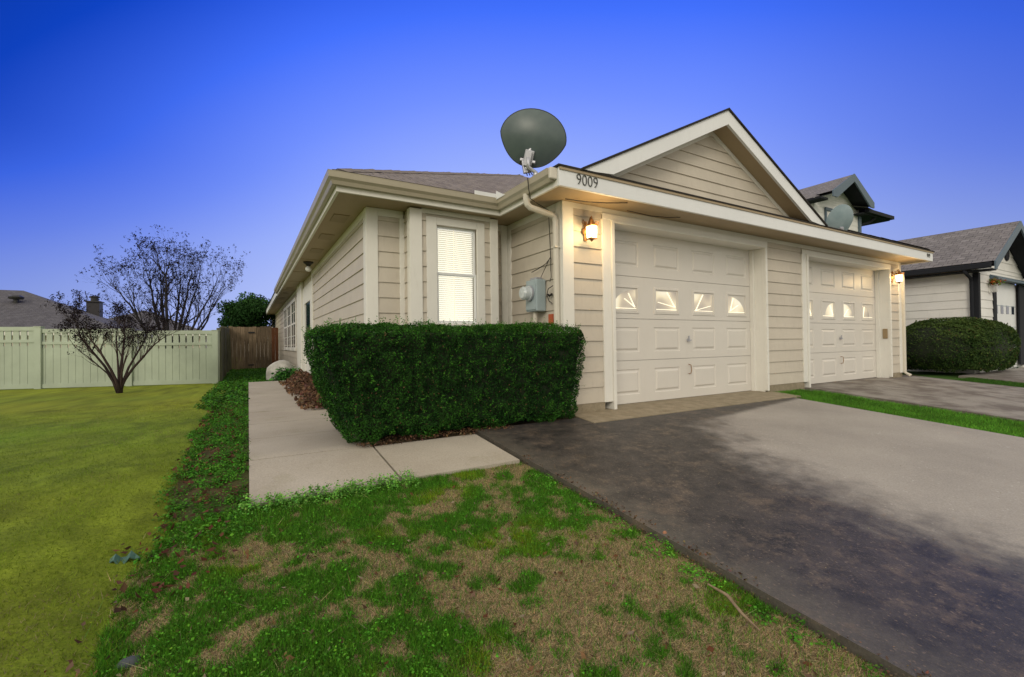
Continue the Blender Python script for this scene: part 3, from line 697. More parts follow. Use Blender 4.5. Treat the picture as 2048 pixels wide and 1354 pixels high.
    hd = MB(); hd.lathe((cxm, DY-.002, .815), (0, -1, 0), [(.022, 0), (.022, .006), (.008, .01), (.008, .035)], 12); hd.bar((cxm-.035, DY-.035, .80), (cxm+.035, DY-.035, .815), .012, .014); hd.bar((cxm, DY-.03, .82), (cxm-.008, DY-.03, .875), .012, .02)
    o_ = hd.build('door_handle', M['steel']); o_.parent = gd
    ph = MB(); ph.tube([(cxm+.01, DY-.004, .47), (cxm+.01, DY-.04, .465), (cxm+.018, DY-.045, .40), (cxm+.01, DY-.04, .345), (cxm+.01, DY-.004, .34)], .006, 6)
    o_ = ph.build('pull_handle', M['brass']); o_.parent = gd
    return gd
garage(3.78, 6.90, 3.602, 6.949, 2.222, 'white panelled garage door nearer the hedge', 'LABR')
garage(8.12, 11.235, 7.94, 11.284, 2.20, 'white panelled garage door beside the far porch lamp', ['l', 'l', 'r', 'rr'])
hpart(MB().box(11.212, 11.234, 4.085, 4.165, .80, 1.0), 'key_box', M['keybox'], bevel=.006)
# opener keypad on the right jamb

# bay window
win = hpart(MB().box(1.80, 1.93, 5.035, 5.06, .95, 2.30).box(2.455, 2.56, 5.035, 5.06, .95, 2.30).box(1.931, 2.454, 5.035, 5.06, 2.215, 2.30).box(1.931, 2.454, 5.03, 5.07, .95, 1.04), 'window', M['trim'], bevel=.003)
sa = MB()
for z0, z1, yo in ((1.045, 1.655, .0), (1.625, 2.213, .022)):
    sa.box(1.932, 1.957, 5.066+yo, 5.088+yo, z0, z1); sa.box(2.428, 2.453, 5.066+yo, 5.088+yo, z0, z1); sa.box(1.957, 2.428, 5.066+yo, 5.088+yo, z0, z0+.035); sa.box(1.957, 2.428, 5.066+yo, 5.088+yo, z1-.025, z1)
child(sa, 'window_sash', M['fascia'], win)
child(MB().box(1.957, 2.428, 5.075, 5.079, 1.08, 1.63).box(1.957, 2.428, 5.097, 5.101, 1.66, 2.19), 'window_pane', M['glass'], win)
bl = MB(); z = 1.06
while z < 2.2:
    bl.face([(1.94, 5.155, z), (2.45, 5.155, z), (2.45, 5.178, z+.021), (1.94, 5.178, z+.021)]); z += .0245
child(bl, 'window_blind', M['blind'], win)
child(MB().box(1.94, 2.45, 5.20, 5.21, 1.04, 2.21), 'blind_backing', M['pane_back'], win)
child(MB().box(2.185, 2.193, 5.146, 5.150, 1.06, 2.2), 'blind_cord', M['lit_muntin'], win)  # cord glows by itself, its brightness put into the material

# side of the house: entry door and windows
dr = hpart(MB().box(1.20, 1.24, 10.45, 12.28, 0, 2.2), 'entry_door', M['white_siding'])
child(MB().box(1.17, 1.199, 10.45, 10.75, .0, 2.2).box(1.17, 1.199, 11.9, 12.28, 0, 2.2).box(1.17, 1.199, 10.75, 11.9, 1.80, 2.2), 'door_frame', M['trim'], dr)
child(MB().box(1.19, 1.199, 10.78, 11.87, .95, 1.79), 'door_glass', M['dark_glass'], dr)
for y0 in (14.35, 16.0, 17.65):
    y1 = y0+1.35
    wn_ = hpart(MB().box(1.16, 1.189, y0-.12, y0, .66, 2.2).box(1.16, 1.189, y1, y1+.12, .66, 2.2).box(1.158, 1.188, y0, y1, 2.1, 2.2).box(1.15, 1.187, y0, y1, .66, .76).box(1.165, 1.187, y0, y1, 1.44, 1.49), 'side_window', M['trim'])
    child(MB().box(1.175, 1.186, y0, y1, .76, 2.1), 'window_pane', M['dark_glass'], wn_)
    mu = MB()
    for q in (1,): mu.box(1.166, 1.1745, y0+q*(y1-y0)/2-.02, y0+q*(y1-y0)/2+.02, .76, 2.1)
    for q in (1.1, 1.8): mu.box(1.167, 1.174, y0, y1, q-.01, q+.01)
    child(mu, 'muntin', M['trim'], wn_)
# downpipes
def pipe(pts, mb, w_=.062, h_=.05):
    for p, q in zip(pts[:-1], pts[1:]): mb.bar(p, q, w_, h_, (0, 1, 0) if abs(q[2]-p[2]) > .3 else (0, 1, 0))
    return mb
dp = MB()
dp.tube([(2.655, 4.20, 2.44), (2.655, 4.20, 2.37), (2.668, 4.195, 2.325), (2.70, 4.185, 2.295), (2.93, 4.13, 2.235), (2.972, 4.118, 2.21), (2.985, 4.112, 2.16), (2.985, 4.112, .12)], .036, 10)
for z in (1.86, .62): dp.box(2.945, 3.02, 4.07, 4.155, z, z+.02)
hpart(dp, 'downpipe', M['pipe'], smooth=False)
dp = MB(); dp.tube([(12.16, 4.5, 2.42), (12.14, 4.45, 2.3), (11.95, 4.15, 2.2), (11.83, 4.04, 2.15), (11.80, 4.02, 2.05), (11.80, 4.02, .1), (11.80, 3.92, .03)], .035, 8); hpart(dp, 'downpipe', M['pipe'])
gp = MB(); gp.box(12.155, 12.25, 3.70, 30, 2.44, 2.555); hpart(gp, 'gutter', M['gutter'], bevel=.02)
# house numbers (digits on the fascias)
def number(txt, x, z, size, parent, mat):
    c_ = bpy.data.curves.new('house_number', 'FONT'); c_.body = txt; c_.size = size; c_.extrude = .004; c_.space_character = 1.02; c_.offset = -.0035
    tmp = bpy.data.objects.new('digits', c_); COL.objects.link(tmp); bpy.context.view_layer.update()
    me_ = bpy.data.meshes.new_from_object(tmp.evaluated_get(bpy.context.evaluated_depsgraph_get())); bpy.data.objects.remove(tmp); me_.materials.clear(); me_.materials.append(mat)
    o_ = bpy.data.objects.new('house_number', me_); COL.objects.link(o_); o_.rotation_euler = (R(90), 0, 0); o_.scale = (.88, 1, 1); o_.parent = parent; o_.matrix_parent_inverse = PINV[parent.name]; o_.location = (x, 3.629, z)
number('9009', 2.90, 2.418, .165, house, M['number']); number('919', 11.83, 2.43, .12, house, M['number'])

# ------------------------------------------------------------ porch lanterns
def lantern(x, z, label, sc=1.0):
    L = empty('wall_lantern', (x, T-.02, z), label, 'wall lamp', 'lit wall lanterns on the garage front')
    def q(p): return (x+p[0]*sc, T-.02+p[1]*sc, z+p[2]*sc)
    yc = -.125
    bp = MB(); bp.lathe(q((0, -.004, .02)), (0, -1, 0), [(.052*sc, 0), (.052*sc, .008), (.035*sc, .018), (.012*sc, .03)], 16); bp.box(*[c for a_ in ((x-.022*sc, x+.022*sc), (T-.034, T-.024), (z-.10*sc, z+.14*sc)) for c in a_]); bp.build('back_plate', M['brass'], L)
    ar = MB(); ar.tube([q((0, -.02, .05)), q((0, -.06, .10)), q((0, -.11, .17)), q((0, yc, .155))], .007*sc, 8)
    for s2 in (-1, 1): ar.tube([q((s2*.01, -.02, .09)), q((s2*.06, -.04, .15)), q((s2*.085, -.05, .11)), q((s2*.06, -.05, .085)), q((s2*.05, -.05, .11))], .006*sc, 6)
    ar.build('scroll_arm', M['brass'], L)
    cp_ = MB(); cp_.lathe(q((0, yc, .055)), (0, 0, 1), [(.066*sc, 0), (.068*sc, .008), (.05*sc, .03), (.03*sc, .055), (.024*sc, .075), (.008*sc, .09), (.006*sc, .115), (.001, .12)], 8)
    for k in range(8):
        t = math.pi*2*k/8; c_, s_ = math.cos(t), math.sin(t); cp_.tube([q((c_*.05, yc+s_*.05, .06)), q((c_*.078, yc+s_*.078, .07)), q((c_*.085, yc+s_*.085, .095)), q((c_*.07, yc+s_*.07, .10))], .005*sc, 5)
    cp_.build('lantern_cap', M['brass'], L)
    fr = MB()
    for sx_ in (-1, 1):
        for sy_ in (-1, 1): fr.bar(q((sx_*.043, yc+sy_*.043, -.09)), q((sx_*.05, yc+sy_*.05, .056)), .006*sc, .006*sc)
    fr.box(x-.048*sc, x+.048*sc, T-.02+(yc-.048)*sc, T-.02+(yc+.048)*sc, z-.10*sc, z-.09*sc); fr.lathe(q((0, yc, -.10)), (0, 0, -1), [(.03*sc, 0), (.02*sc, .012), (.006*sc, .03)], 8)
    fr.build('lantern_cage', M['brass'], L)
    gl_ = MB()
    for a_, b_ in (((-1, -1), (1, -1)), ((1, -1), (1, 1)), ((1, 1), (-1, 1)), ((-1, 1), (-1, -1))):
        gl_.face([q((a_[0]*.041, yc+a_[1]*.041, -.088)), q((b_[0]*.041, yc+b_[1]*.041, -.088)), q((b_[0]*.047, yc+b_[1]*.047, .054)), q((a_[0]*.047, yc+a_[1]*.047, .054))])
    gl_.build('lantern_glass', M['lamp_glass'], L)
    bu = MB(); bu.lathe(q((0, yc, -.065)), (0, 0, 1), [(.012*sc, 0), (.03*sc, .02), (.034*sc, .05), (.03*sc, .085), (.014*sc, .105)], 14); bu.build('bulb', M['bulb'], L, smooth=True)
    ld = bpy.data.lights.new('lantern_light', 'POINT'); ld.energy = 8.5; ld.color = (1, .66, .30); ld.shadow_soft_size = .05
    lo = bpy.data.objects.new('lantern_light', ld); COL.objects.link(lo); lo.location = (0, -.24*sc, -.02); lo.parent = L
lantern(3.345, 2.055, 'glowing brass wall lantern between the hedge and the near garage door', .93)
lantern(11.345, 2.03, 'glowing brass wall lantern to the right of the far garage door', .95)

# ------------------------------------------------------------ electric meter
mt = empty('electric_meter', (3.03, 4.48, 1.17), 'pale blue-grey electric meter box with round dial behind the hedge corner', 'electric meter')
MB().box(2.885, 3.02, 4.37, 4.60, 1.17, 1.545).build('meter_box', M['meter'], mt, bevel=.012)
MB().box(2.875, 2.884, 4.38, 4.59, 1.19, 1.49).build('box_cover', M['meter'], mt, bevel=.004)
MB().lathe((2.872, 4.49, 1.385), (-1, 0, 0), [(.088, 0), (.088, .03), (.078, .034), (.078, .095), (.06, .115), (.001, .12)], 24).build('meter_dial', M['meter_glass'], mt, smooth=False)
MB().lathe((2.869, 4.49, 1.385), (-1, 0, 0), [(.093, 0), (.093, .022), (.089, .024)], 24).build('dial_ring', M['steel'], mt)
MB().box(2.91, 3.01, 4.42, 4.55, 1.546, 1.575).build('box_hood', M['steel'], mt, bevel=.01)
MB().tube([(2.95, 4.5, 1.17), (2.95, 4.5, .0)], .028, 10).build('conduit', M['pipe'], mt)
cb = MB()
cb.tube([(2.58, 4.05, 2.56), (2.60, 4.06, 2.44), (2.66, 4.12, 2.37), (2.80, 4.2, 2.36), (2.98, 4.24, 2.32), (3.0, 4.25, 2.0), (2.995, 4.23, 1.75), (3.0, 4.24, 1.62)], .005, 5)
cb.tube([(3.005, 4.245, 1.78), (3.0, 4.34, 1.72), (2.99, 4.5, 1.68), (2.985, 4.62, 1.66)], .005, 5)
cb.tube([(3.0, 4.25, 1.78), (2.98, 4.33, 1.66), (2.97, 4.40, 1.57)], .004, 5); cb.tube([(3.0, 4.24, 1.70), (2.99, 4.22, 1.55), (3.0, 4.26, 1.50)], .004, 5)
cb.tube([(3.0, 4.2, 1.45), (2.97, 4.25, 1.42), (2.98, 4.3, 1.35), (3.0, 4.28, 1.28), (3.0, 4.22, 1.25)], .005, 5)
cb.tube([(3.0, 4.22, 1.36), (2.99, 4.26, 1.34), (3.0, 4.3, 1.36)], .012, 6)
tag(cb.build('cable', M['cable']), 'black cables trailing from the gutter to the electric meter', 'cable')
MB().box(3.0, 3.02, 4.21, 4.30, 1.0, 1.13).build('warning_tag', M['sill_red'], mt)
MB().box(2.97, 3.015, 4.2, 4.34, .75, 1.0).build('service_box', M['trim'], mt)

# dangling cables under the soffit
sc_ = MB(); sc_.tube([(3.0, 3.95, 2.37), (3.25, 3.88, 2.355), (3.45, 3.8, 2.35), (3.62, 3.78, 2.37), (3.72, 3.74, 2.376)], .006, 5); sc_.tube([(3.9, 3.93, 2.36), (4.3, 3.92, 2.345), (4.6, 3.9, 2.36), (4.75, 3.86, 2.375)], .005, 5)
tag(sc_.build('cable', M['cable']), 'thin dark wire stapled under the soffit above the near garage door', 'cable')
# flood lamp under the left eave
fl_ = empty('eave_lamp', (1.0, 9.3, SOF), 'small unlit bulb lamp under the left side eave', 'ceiling lamp')
MB().lathe((.99, 9.3, SOF), (0, 0, -1), [(.09, 0), (.09, .02), (.05, .05), (.03, .08)], 14).build('lamp_base', M['black'], fl_)
MB().lathe((.99, 9.3, SOF-.08), (0, 0, -1), [(.025, 0), (.05, .03), (.055, .06), (.04, .09), (.005, .105)], 14).build('bulb', M['fascia'], fl_, smooth=True)

# ------------------------------------------------------------ satellite dishes
def dish(loc, yawd, tilt, sc, mat, label, foot, roll_=0, squash=.88):
    D = empty('satellite_dish', foot, label, 'satellite dish', 'roof satellite dishes')
    c = Vector(loc); bore = Vector((math.sin(R(yawd))*math.cos(R(tilt)), math.cos(R(yawd))*math.cos(R(tilt)), math.sin(R(tilt))))  # where the dish points (away)
    side = bore.cross(Vector((0, 0, 1))).normalized(); upv = side.cross(bore); cr_, sr_ = math.cos(R(roll_)), math.sin(R(roll_))
    side, upv = side*cr_+upv*sr_, upv*cr_-side*sr_
    mb = MB(); n, m_ = 48, 12; a_, b_ = .36*sc, .36*sc*squash
    def pt(r_, t, off):
        # egg outline: a little narrower at the foot
        w_ = 1-.13*max(0, -math.sin(t))*abs(math.cos(t))*1.6
        return c+side*(a_*r_*math.cos(t)*w_)+upv*(b_*r_*math.sin(t)*(1.0 if math.sin(t) > 0 else 1.04))+bore*((r_*r_-1)*.085*sc+off)
    for off, rev in ((0, False), (.006, True)):
        i0 = len(mb.v); mb.v.append(tuple(pt(0, 0, off)))
        for k in range(1, m_+1):
            for j in range(n): mb.v.append(tuple(pt(k/m_, 2*math.pi*j/n, off)))
        for j in range(n):
            f = (i0, i0+1+j, i0+1+(j+1) % n); mb.f.append(f if rev else f[::-1]); mb.uv.append(None)
        for k in range(m_-1):
            for j in range(n):
                q = [i0+1+k*n+j, i0+1+(k+1)*n+j, i0+1+(k+1)*n+(j+1) % n, i0+1+k*n+(j+1) % n]; mb.f.append(tuple(q if rev else q[::-1])); mb.uv.append(None)
    mb.build('reflector', mat, D, smooth=True)
    rm = MB(); rm.tube([pt(1, 2*math.pi*j/n, .004) for j in range(n+1)], .007*sc, 6, cap=False); rm.build('rim', M['black'] if mat is M['dish'] else mat, D, smooth=True)
    f = Vector(foot); hub = c-upv*(.22*sc)-bore*(.07*sc)
    br = MB(); br.bar(hub+upv*.08*sc+side*.005, hub-upv*.07*sc, .10*sc, .05*sc, tuple(bore)); br.bar(hub+upv*.06*sc-bore*.03, hub-upv*.09*sc-bore*.04, .07*sc, .05*sc, tuple(bore))
    br.bar(hub-side*.085*sc-upv*.03*sc, hub+side*.085*sc-upv*.03*sc, .035*sc, .03*sc); br.bar(hub+upv*.13*sc+bore*.02, hub-upv*.12*sc-bore*.03, .03*sc, .03*sc); br.bar(hub-upv*.02*sc-side*.05*sc, hub-upv*.16*sc+side*.01*sc-bore*.03, .04*sc, .05*sc); br.build('bracket', M['steel'], D, bevel=.006)
    ma = MB(); bnd = Vector((f.x, f.y, f.z+.10*sc)); ma.tube([f, bnd.lerp(f, .5), Vector((hub.x, hub.y, hub.z-.10*sc))-bore*.03, hub-bore*.05], .022*sc, 10); ma.build('mast', M['steel'], D, smooth=True)
    ft = MB(); ft.lathe(f, (-.3, 0, 1), [(.07*sc, 0), (.065*sc, .012), (.03*sc, .03), (.024*sc, .05)], 12); ft.build('mast_foot', M['steel'], D)
    arm = MB(); low = c-upv*b_*.98; tip = c+bore*.36*sc-upv*.30*sc; arm.tube([low, tip], .013*sc, 6); arm.lathe(tip, -bore+upv*.3, [(.03*sc, 0), (.03*sc, .04*sc), (.02*sc, .07*sc)], 10); arm.build('feed_arm', M['steel'], D)
    cbm = MB()
    for k in range(3):
        p = [hub-side*(.04+.015*k)*sc, hub-side*(.06+.01*k)*sc-upv*.07*sc, (hub+f)/2-side*(.05+.02*k)*sc, f+Vector((-.05-.02*k, .02*k, .02))]; cbm.tube(p, .006*sc, 5)
    cbm.build('dish_cable', M['cable'], D)
    return D, c, side, upv, bore
D1, c1, s1, u1, b1 = dish((2.735, 4.17, 3.07), 36, 14, 1.02, M['dish'], 'large dark grey satellite dish above the near roof corner', (2.765, 4.16, 2.63), roll_=-14, squash=.80)
dish((10.42, 4.55, 3.21), 24, 22, .80, M['dish_pale'], 'smaller pale blue satellite dish on the roof over the second garage', (10.50, 4.6, 3.03+.03), roll_=8, squash=1.12)

# ------------------------------------------------------------ foliage
def rounded_hedge(name, x0, x1, y0, y1, z0, z1, r_, n, label, cat, size=.017, base=(.006, .032, .006), tip=(.055, .185, .018), shape=None, sprigs=200, group=None, cx=None):
    c = np.array([(x0+x1)/2, (y0+y1)/2, (z0+z1)/2]); h = np.array([(x1-x0)/2, (y1-y0)/2, (z1-z0)/2])
    H = empty(name, (float(c[0]), float(c[1]), z0), label, cat, group)
    def surf(k):
        A = np.array([h[1]*h[2]*1.5, h[0]*h[2]*1.35, h[0]*h[1]*.9]); f = RNG.choice(3, k, p=A/A.sum()); p = RNG.uniform(-1, 1, (k, 3))*h; sg = np.where(f == 1, RNG.choice([-1, 1], k, p=[.68, .32]), RNG.choice([-1, 1], k)); sg = np.where(f == 2, 1, sg)
        p[np.arange(k), f] = sg*h[f]; return p
    def rnd(p):
        if shape: return shape(p, h)
        inner = np.maximum(h-r_, 0); q = np.clip(p, -inner, inner); d = unit(p-q); return q+d*r_, d
    p = surf(n); p, d = rnd(p)
    W = p+c; lump = fbm(W[:, 0]*3.1+W[:, 1]*2, W[:, 2]*3.1+W[:, 1], 3)-.5; lump2 = fbm(W[:, 0]*14+W[:, 1]*9, W[:, 2]*14-W[:, 1]*5, 2)-.5
    depth = RNG.exponential(.020, n).clip(0, .10)
    P = W+d*(lump[:, None]*.11+lump2[:, None]*.085-depth[:, None]+.012)
    P[:, 2] = np.maximum(P[:, 2], z0+.01)
    if name == 'box_hedge':
        k_ = ~((P[:, 0] > 2.99) & (P[:, 1] > 4.0)); P, d, lump, lump2 = P[k_], d[k_], lump[k_], lump2[k_]; n = len(P)
    V = leaves(P, d*1.0+np.array([0, 0, .5]), np.full(n, size), .55, .8)
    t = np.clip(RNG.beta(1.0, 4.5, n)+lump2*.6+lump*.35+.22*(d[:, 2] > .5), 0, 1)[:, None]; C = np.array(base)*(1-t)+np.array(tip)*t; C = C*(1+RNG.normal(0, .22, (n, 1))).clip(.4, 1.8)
    dead = RNG.random(n) < .012; C[dead] = (.16, .10, .05)
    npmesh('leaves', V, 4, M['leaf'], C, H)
    # sprigs that break the clipped outline
    sv = []; sc2 = []
    for _ in range(sprigs):
        q = surf(1); q, dd = rnd(q); q = q[0]+c; dd = unit(dd[0]*.6+RNG.normal(0, .35, 3)+np.array([0, 0, .75])); L = RNG.uniform(.04, .11); k = 12
        tt = np.linspace(0, 1, k); pp = q+dd*(tt[:, None]*L)+RNG.normal(0, .006, (k, 3)); sv.append(leaves(pp, np.tile(dd, (k, 1)), np.full(k, size*.95), .5, 1.0)); sc2.append(vary(tip, k, .25))
    if sv: npmesh('new_shoots', np.concatenate(sv), 4, M['leaf'], np.concatenate(sc2), H)
    # dark core for occlusion, shade among the inner branches put into its colour
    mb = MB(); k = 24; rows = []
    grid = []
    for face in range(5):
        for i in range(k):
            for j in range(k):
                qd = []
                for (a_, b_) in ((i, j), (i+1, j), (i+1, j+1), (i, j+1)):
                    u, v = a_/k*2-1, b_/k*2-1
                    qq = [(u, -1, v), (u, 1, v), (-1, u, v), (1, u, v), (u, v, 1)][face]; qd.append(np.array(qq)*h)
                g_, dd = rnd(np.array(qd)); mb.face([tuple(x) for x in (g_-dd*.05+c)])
    mb.build('dark_core', M['core'], H)
    return H
def hshape(p, h):
    r_ = .13; inner = np.maximum(h-r_, 0); q = np.clip(p, -inner, inner); d = unit(p-q); o_ = q+d*r_
    zz = (o_[:, 2]+h[2])/(2*h[2]); s_ = 1-.13*(1-zz)**1.6; lf = o_[:, 0] < 0
    o_ = o_.copy(); o_[:, 0] = np.where(lf, o_[:, 0]*(1-.20*(1-zz)**1.5), o_[:, 0]*(1-.10*(1-zz)**1.5))
    fr = (o_[:, 1] < 0); crn = np.clip((-o_[:, 0]-h[0]*.55)/(h[0]*.45), 0, 1); o_[:, 1] = np.where(fr, o_[:, 1]*(1-.10*(1-zz)**1.5), o_[:, 1])
    return o_, d
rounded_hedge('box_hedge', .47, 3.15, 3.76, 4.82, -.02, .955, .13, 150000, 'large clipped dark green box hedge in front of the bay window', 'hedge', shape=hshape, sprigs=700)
def dome(p, h):
    u = unit(p/h); e = np.sign(u)*np.abs(u)**.72; e = e/np.maximum(1e-6, (np.abs(e)**2.6).sum(1, keepdims=True)**(1/2.6)); return e*h, unit(e/h)
rounded_hedge('round_shrub', 12.95, 16.9, 3.2, 4.9, -.12, 1.27, .5, 70000, 'wide domed clipped shrub by the white house next door', 'shrub', size=.034, base=(.022, .055, .012), tip=(.10, .15, .035), shape=dome, sprigs=60)

def blades(P, h, w_, lean, C, name, label, cat, kind='stuff', mat='blade'):
    n = len(P); a_ = RNG.uniform(0, 2*np.pi, n); d = np.stack([np.cos(a_), np.sin(a_), np.zeros(n)], 1); b = RNG.uniform(0, 2*np.pi, n); L = np.stack([np.cos(b), np.sin(b), np.zeros(n)], 1)*(lean*RNG.random(n)*h)[:, None]
    top = P+L+np.array([0, 0, 1.0])*(h*(1-.35*np.minimum(1, lean*.5)))[:, None]
    V = np.stack([P-d*w_[:, None]*.5, P+d*w_[:, None]*.5, top], 1)
    o_ = npmesh(name, V, 3, M[mat], C); tag(o_, label, cat, kind=kind); return o_
def scatter(n, x0, x1, y0, y1, dens=None):
    x = RNG.uniform(x0, x1, n); y = RNG.uniform(y0, y1, n)
    if dens is not None:
        k = RNG.random(n) < dens(x, y); x, y = x[k], y[k]
    return x, y
# near-biased density in y
near = lambda x, y: np.clip((2.0/np.maximum(np.hypot(x, y), .6))**1.6, 0, 1)
# 1 turf on the left
x, y = scatter(900000, -6, -.3, 1.0, 9, lambda x, y: near(x, y)*(x < lawn_edge(y)+.04)); z = hgt(x, y)
n = len(x); lc = fbm(x*5+1, y*2.5, 3); l0 = fbm(x*.5+9, y*.5+4, 3)[:, None]
C = (np.array([.095, .19, .012])*(1-l0)+np.array([.235, .26, .018])*l0)*(.30+1.3*lc[:, None])*(1+RNG.normal(0, .25, (n, 1))).clip(.4, 1.8)
far_ = np.clip((2.3-y)/1.2, 0, 1); dry = RNG.random(n) < np.clip(far_*.6+(fbm(x*1.3+40, y*1.3, 3)-.58)*1.6, 0, .7); C[dry] = np.array([.24, .20, .10])*(.6+.7*RNG.random((dry.sum(), 1)))
blades(np.stack([x, y, z-.004], 1), RNG.uniform(.010, .030, n)*(.5+lc), np.full(n, .0032), np.full(n, 1.4), C, 'short_turf', 'short yellow-green mossy turf on the left', 'turf')
# 2 foreground wedge: straw + green
x, y = scatter(900000, -.6, 1.9, .35, 2.99, lambda x, y: near(x, y)*(x > lawn_edge(y)-.03)*(x < 1.815)); z = hgt(x, y); gmk = green_mask(x, y); n = len(x)
isg = RNG.random(n) < np.clip((gmk-.30)*1.45, .05, .90)
C = np.where(isg[:, None], vary((.07, .215, .012), n, .5, .14), vary((.42, .33, .18), n, .55, .10))
yl = fbm(x*3+20, y*3+7, 3)[:, None]; C = np.where(isg[:, None], C*(1+np.array([1.6, .35, .2])*np.clip(yl-.55, 0, 1)*3), C)
hh = np.where(isg, RNG.uniform(.012, .042, n), RNG.uniform(.006, .022, n)); ww = np.where(isg, .0032, .0026)
blades(np.stack([x, y, z-.003], 1), hh, ww, np.where(isg, .9, 2.4), C, 'grass', 'patchy green weeds and straw coloured grass in the foreground', 'grass')
# 3 leafy clover / dandelion tufts
def tufts(n, cond, label, name, smin=.012, smax=.03, col=(.030, .115, .014), per=16, rad=.045, hmax=.05, box=(-.6, 1.8, .4, 2.98)):
    x, y = scatter(n, *box, dens=cond); Ps = []; Ns = []; Ss = []; Cs = []
    for xx, yy_ in zip(x, y):
        k = int(per*random.uniform(.5, 1.4)); a_ = RNG.uniform(0, 6.283, k); rr_ = rad*np.sqrt(RNG.random(k))*random.uniform(.5, 1.3); px, py = xx+np.cos(a_)*rr_, yy_+np.sin(a_)*rr_
        pz = float(hgt(np.array([xx]), np.array([yy_]))[0])+hmax*RNG.random(k)*(1-.6*rr_/rad); Ps.append(np.stack([px, py, pz], 1)); Ns.append(np.stack([np.cos(a_)*.4, np.sin(a_)*.4, np.ones(k)], 1)); Ss.append(RNG.uniform(smin, smax, k)); Cs.append(vary(np.array(col)*random.uniform(.6, 1.6), k, .25, .12))
    o_ = npmesh(name, leaves(np.concatenate(Ps), np.concatenate(Ns), np.concatenate(Ss), .75, .35), 4, M['leaf'], np.concatenate(Cs)); tag(o_, label, 'weeds', kind='stuff'); return o_
tufts(8000, lambda x, y: np.clip((green_mask(x, y)-.45)*2.4, 0, 1)*(x > lawn_edge(y))*near(x, y), 'leafy green clover and dandelion weeds in the foreground', 'weeds', smin=.005, smax=.011, col=(.07, .215, .016), per=16, hmax=.036)
tufts(3000, lambda x, y: (x > lawn_edge(y)-.05)*np.clip(.25+1.6*(fbm(x*4, y*4, 3)-.35), 0, 1)*1.0, 'dense dark green weeds between lawn and path', 'weeds', box=(-.5, -.01, 2.6, 7.5), hmax=.055, smin=.007, smax=.017, col=(.055, .175, .014), per=36)
tufts(2300, lambda x, y: (x < -.02) | (y > 12.3), 'green groundcover along the far path edge', 'weeds', box=(-.62, 1.1, 7.5, 21.8), hmax=.09, smin=.022, smax=.05, col=(.05, .15, .014), rad=.10, per=26)
tufts(260, lambda x, y: np.ones_like(x), 'taller feathery weeds overhanging the front edge of the path', 'weeds', box=(-.05, .95, 2.86, 3.02), hmax=.10, smin=.008, smax=.016, col=(.13, .32, .05), per=22, rad=.03)
x, y = scatter(90000, 6.76, 8.0, -1, 4.3, lambda x, y: (x > 6.76+.10*(fbm(y*3, y*0, 2)))*(x < 7.72+.35*(fbm(y*2+8, y*0, 3)))*1.0); z = hgt(x, y); n = len(x)
blades(np.stack([x, y, z], 1), RNG.uniform(.03, .075, n), np.full(n, .006), np.full(n, .9), vary((.09, .25, .022), n, .5, .12)*(.45+1.1*fbm(x*5, y*5, 3))[:, None], 'grass_strip', 'green grass strip between the two driveways', 'grass')
x, y = scatter(16000, 12.25, 13.3, 1.5, 3.4); z = hgt(x, y); n = len(x)
blades(np.stack([x, y, z], 1), RNG.uniform(.03, .08, n), np.full(n, .01), np.full(n, .9), vary((.05, .14, .016), n, .35, .1), 'grass_strip', 'green grass patch in front of the round shrub', 'grass')
tufts(46, lambda x, y: np.ones_like(x), 'small green tufts rooted along the driveway edge', 'weeds', box=(1.70, 1.83, .5, 2.7), hmax=.05, smin=.006, smax=.013, col=(.08, .24, .02), per=60, rad=.05)
# tall individual grass wisps
x, y = scatter(1400, -.5, 1.8, .4, 2.9, lambda x, y: near(x, y)); z = hgt(x, y); n = len(x)
blades(np.stack([x, y, z], 1), RNG.uniform(.03, .08, n), np.full(n, .003), np.full(n, 1.6), np.where(RNG.random((n, 1)) < .5, vary((.36, .29, .16), n), vary((.09, .19, .03), n)), 'grass_wisps', 'longer straw and green grass wisps in the foreground', 'grass')

def curled(P, size, C, name, label, cat, flat=.25):
    n = len(P); nn = unit(np.array([0, 0, 1.0])+RNG.normal(0, flat, (n, 3))); t = unit(np.cross(nn, RNG.normal(0, 1, (n, 3)))); b = np.cross(nn, t); s_ = size[:, None]
    q1 = np.stack([P-t*s_*.5+nn*s_*.12, P-t*s_*.1+b*s_*.28, P+t*s_*.5+nn*s_*.2, P], 1); q2 = np.stack([P, P+t*s_*.5+nn*s_*.2, P+t*s_*.05-b*s_*.30+nn*s_*.1, P-t*s_*.5+nn*s_*.12], 1)
    o_ = npmesh(name, np.concatenate([q1, q2]), 4, M['leaf'], np.concatenate([C, C])); tag(o_, label, cat, kind='stuff'); return o_
x, y = scatter(1100, -.55, 1.9, .5, 3.0, lambda x, y: near(x, y)*.8); z = hgt(x, y)+.012; n = len(x)
cs_ = np.array([(.14, .055, .03), (.22, .12, .06), (.09, .045, .03), (.30, .24, .17), (.16, .10, .07)])[RNG.integers(0, 5, n)]
curled(np.stack([x, y, z], 1), RNG.uniform(.012, .035, n), cs_*(.6+.6*RNG.random((n, 1))), 'fallen_leaves', 'scattered curled brown leaves on the foreground grass', 'fallen leaves', .5)
x, y = scatter(700, -.46, -.05, 2.2, 9); z = hgt(x, y)+.03; n = len(x)
curled(np.stack([x, y, z], 1), RNG.uniform(.02, .05, n), vary((.10, .045, .025), n, .3), 'fallen_leaves', 'reddish brown leaves caught in the weeds by the path', 'fallen leaves', .5)
x, y = scatter(1500, 1.83, 6.7, .2, 3.6, lambda x, y: .25+0*x); z = Sz(y)+.002; n = len(x)
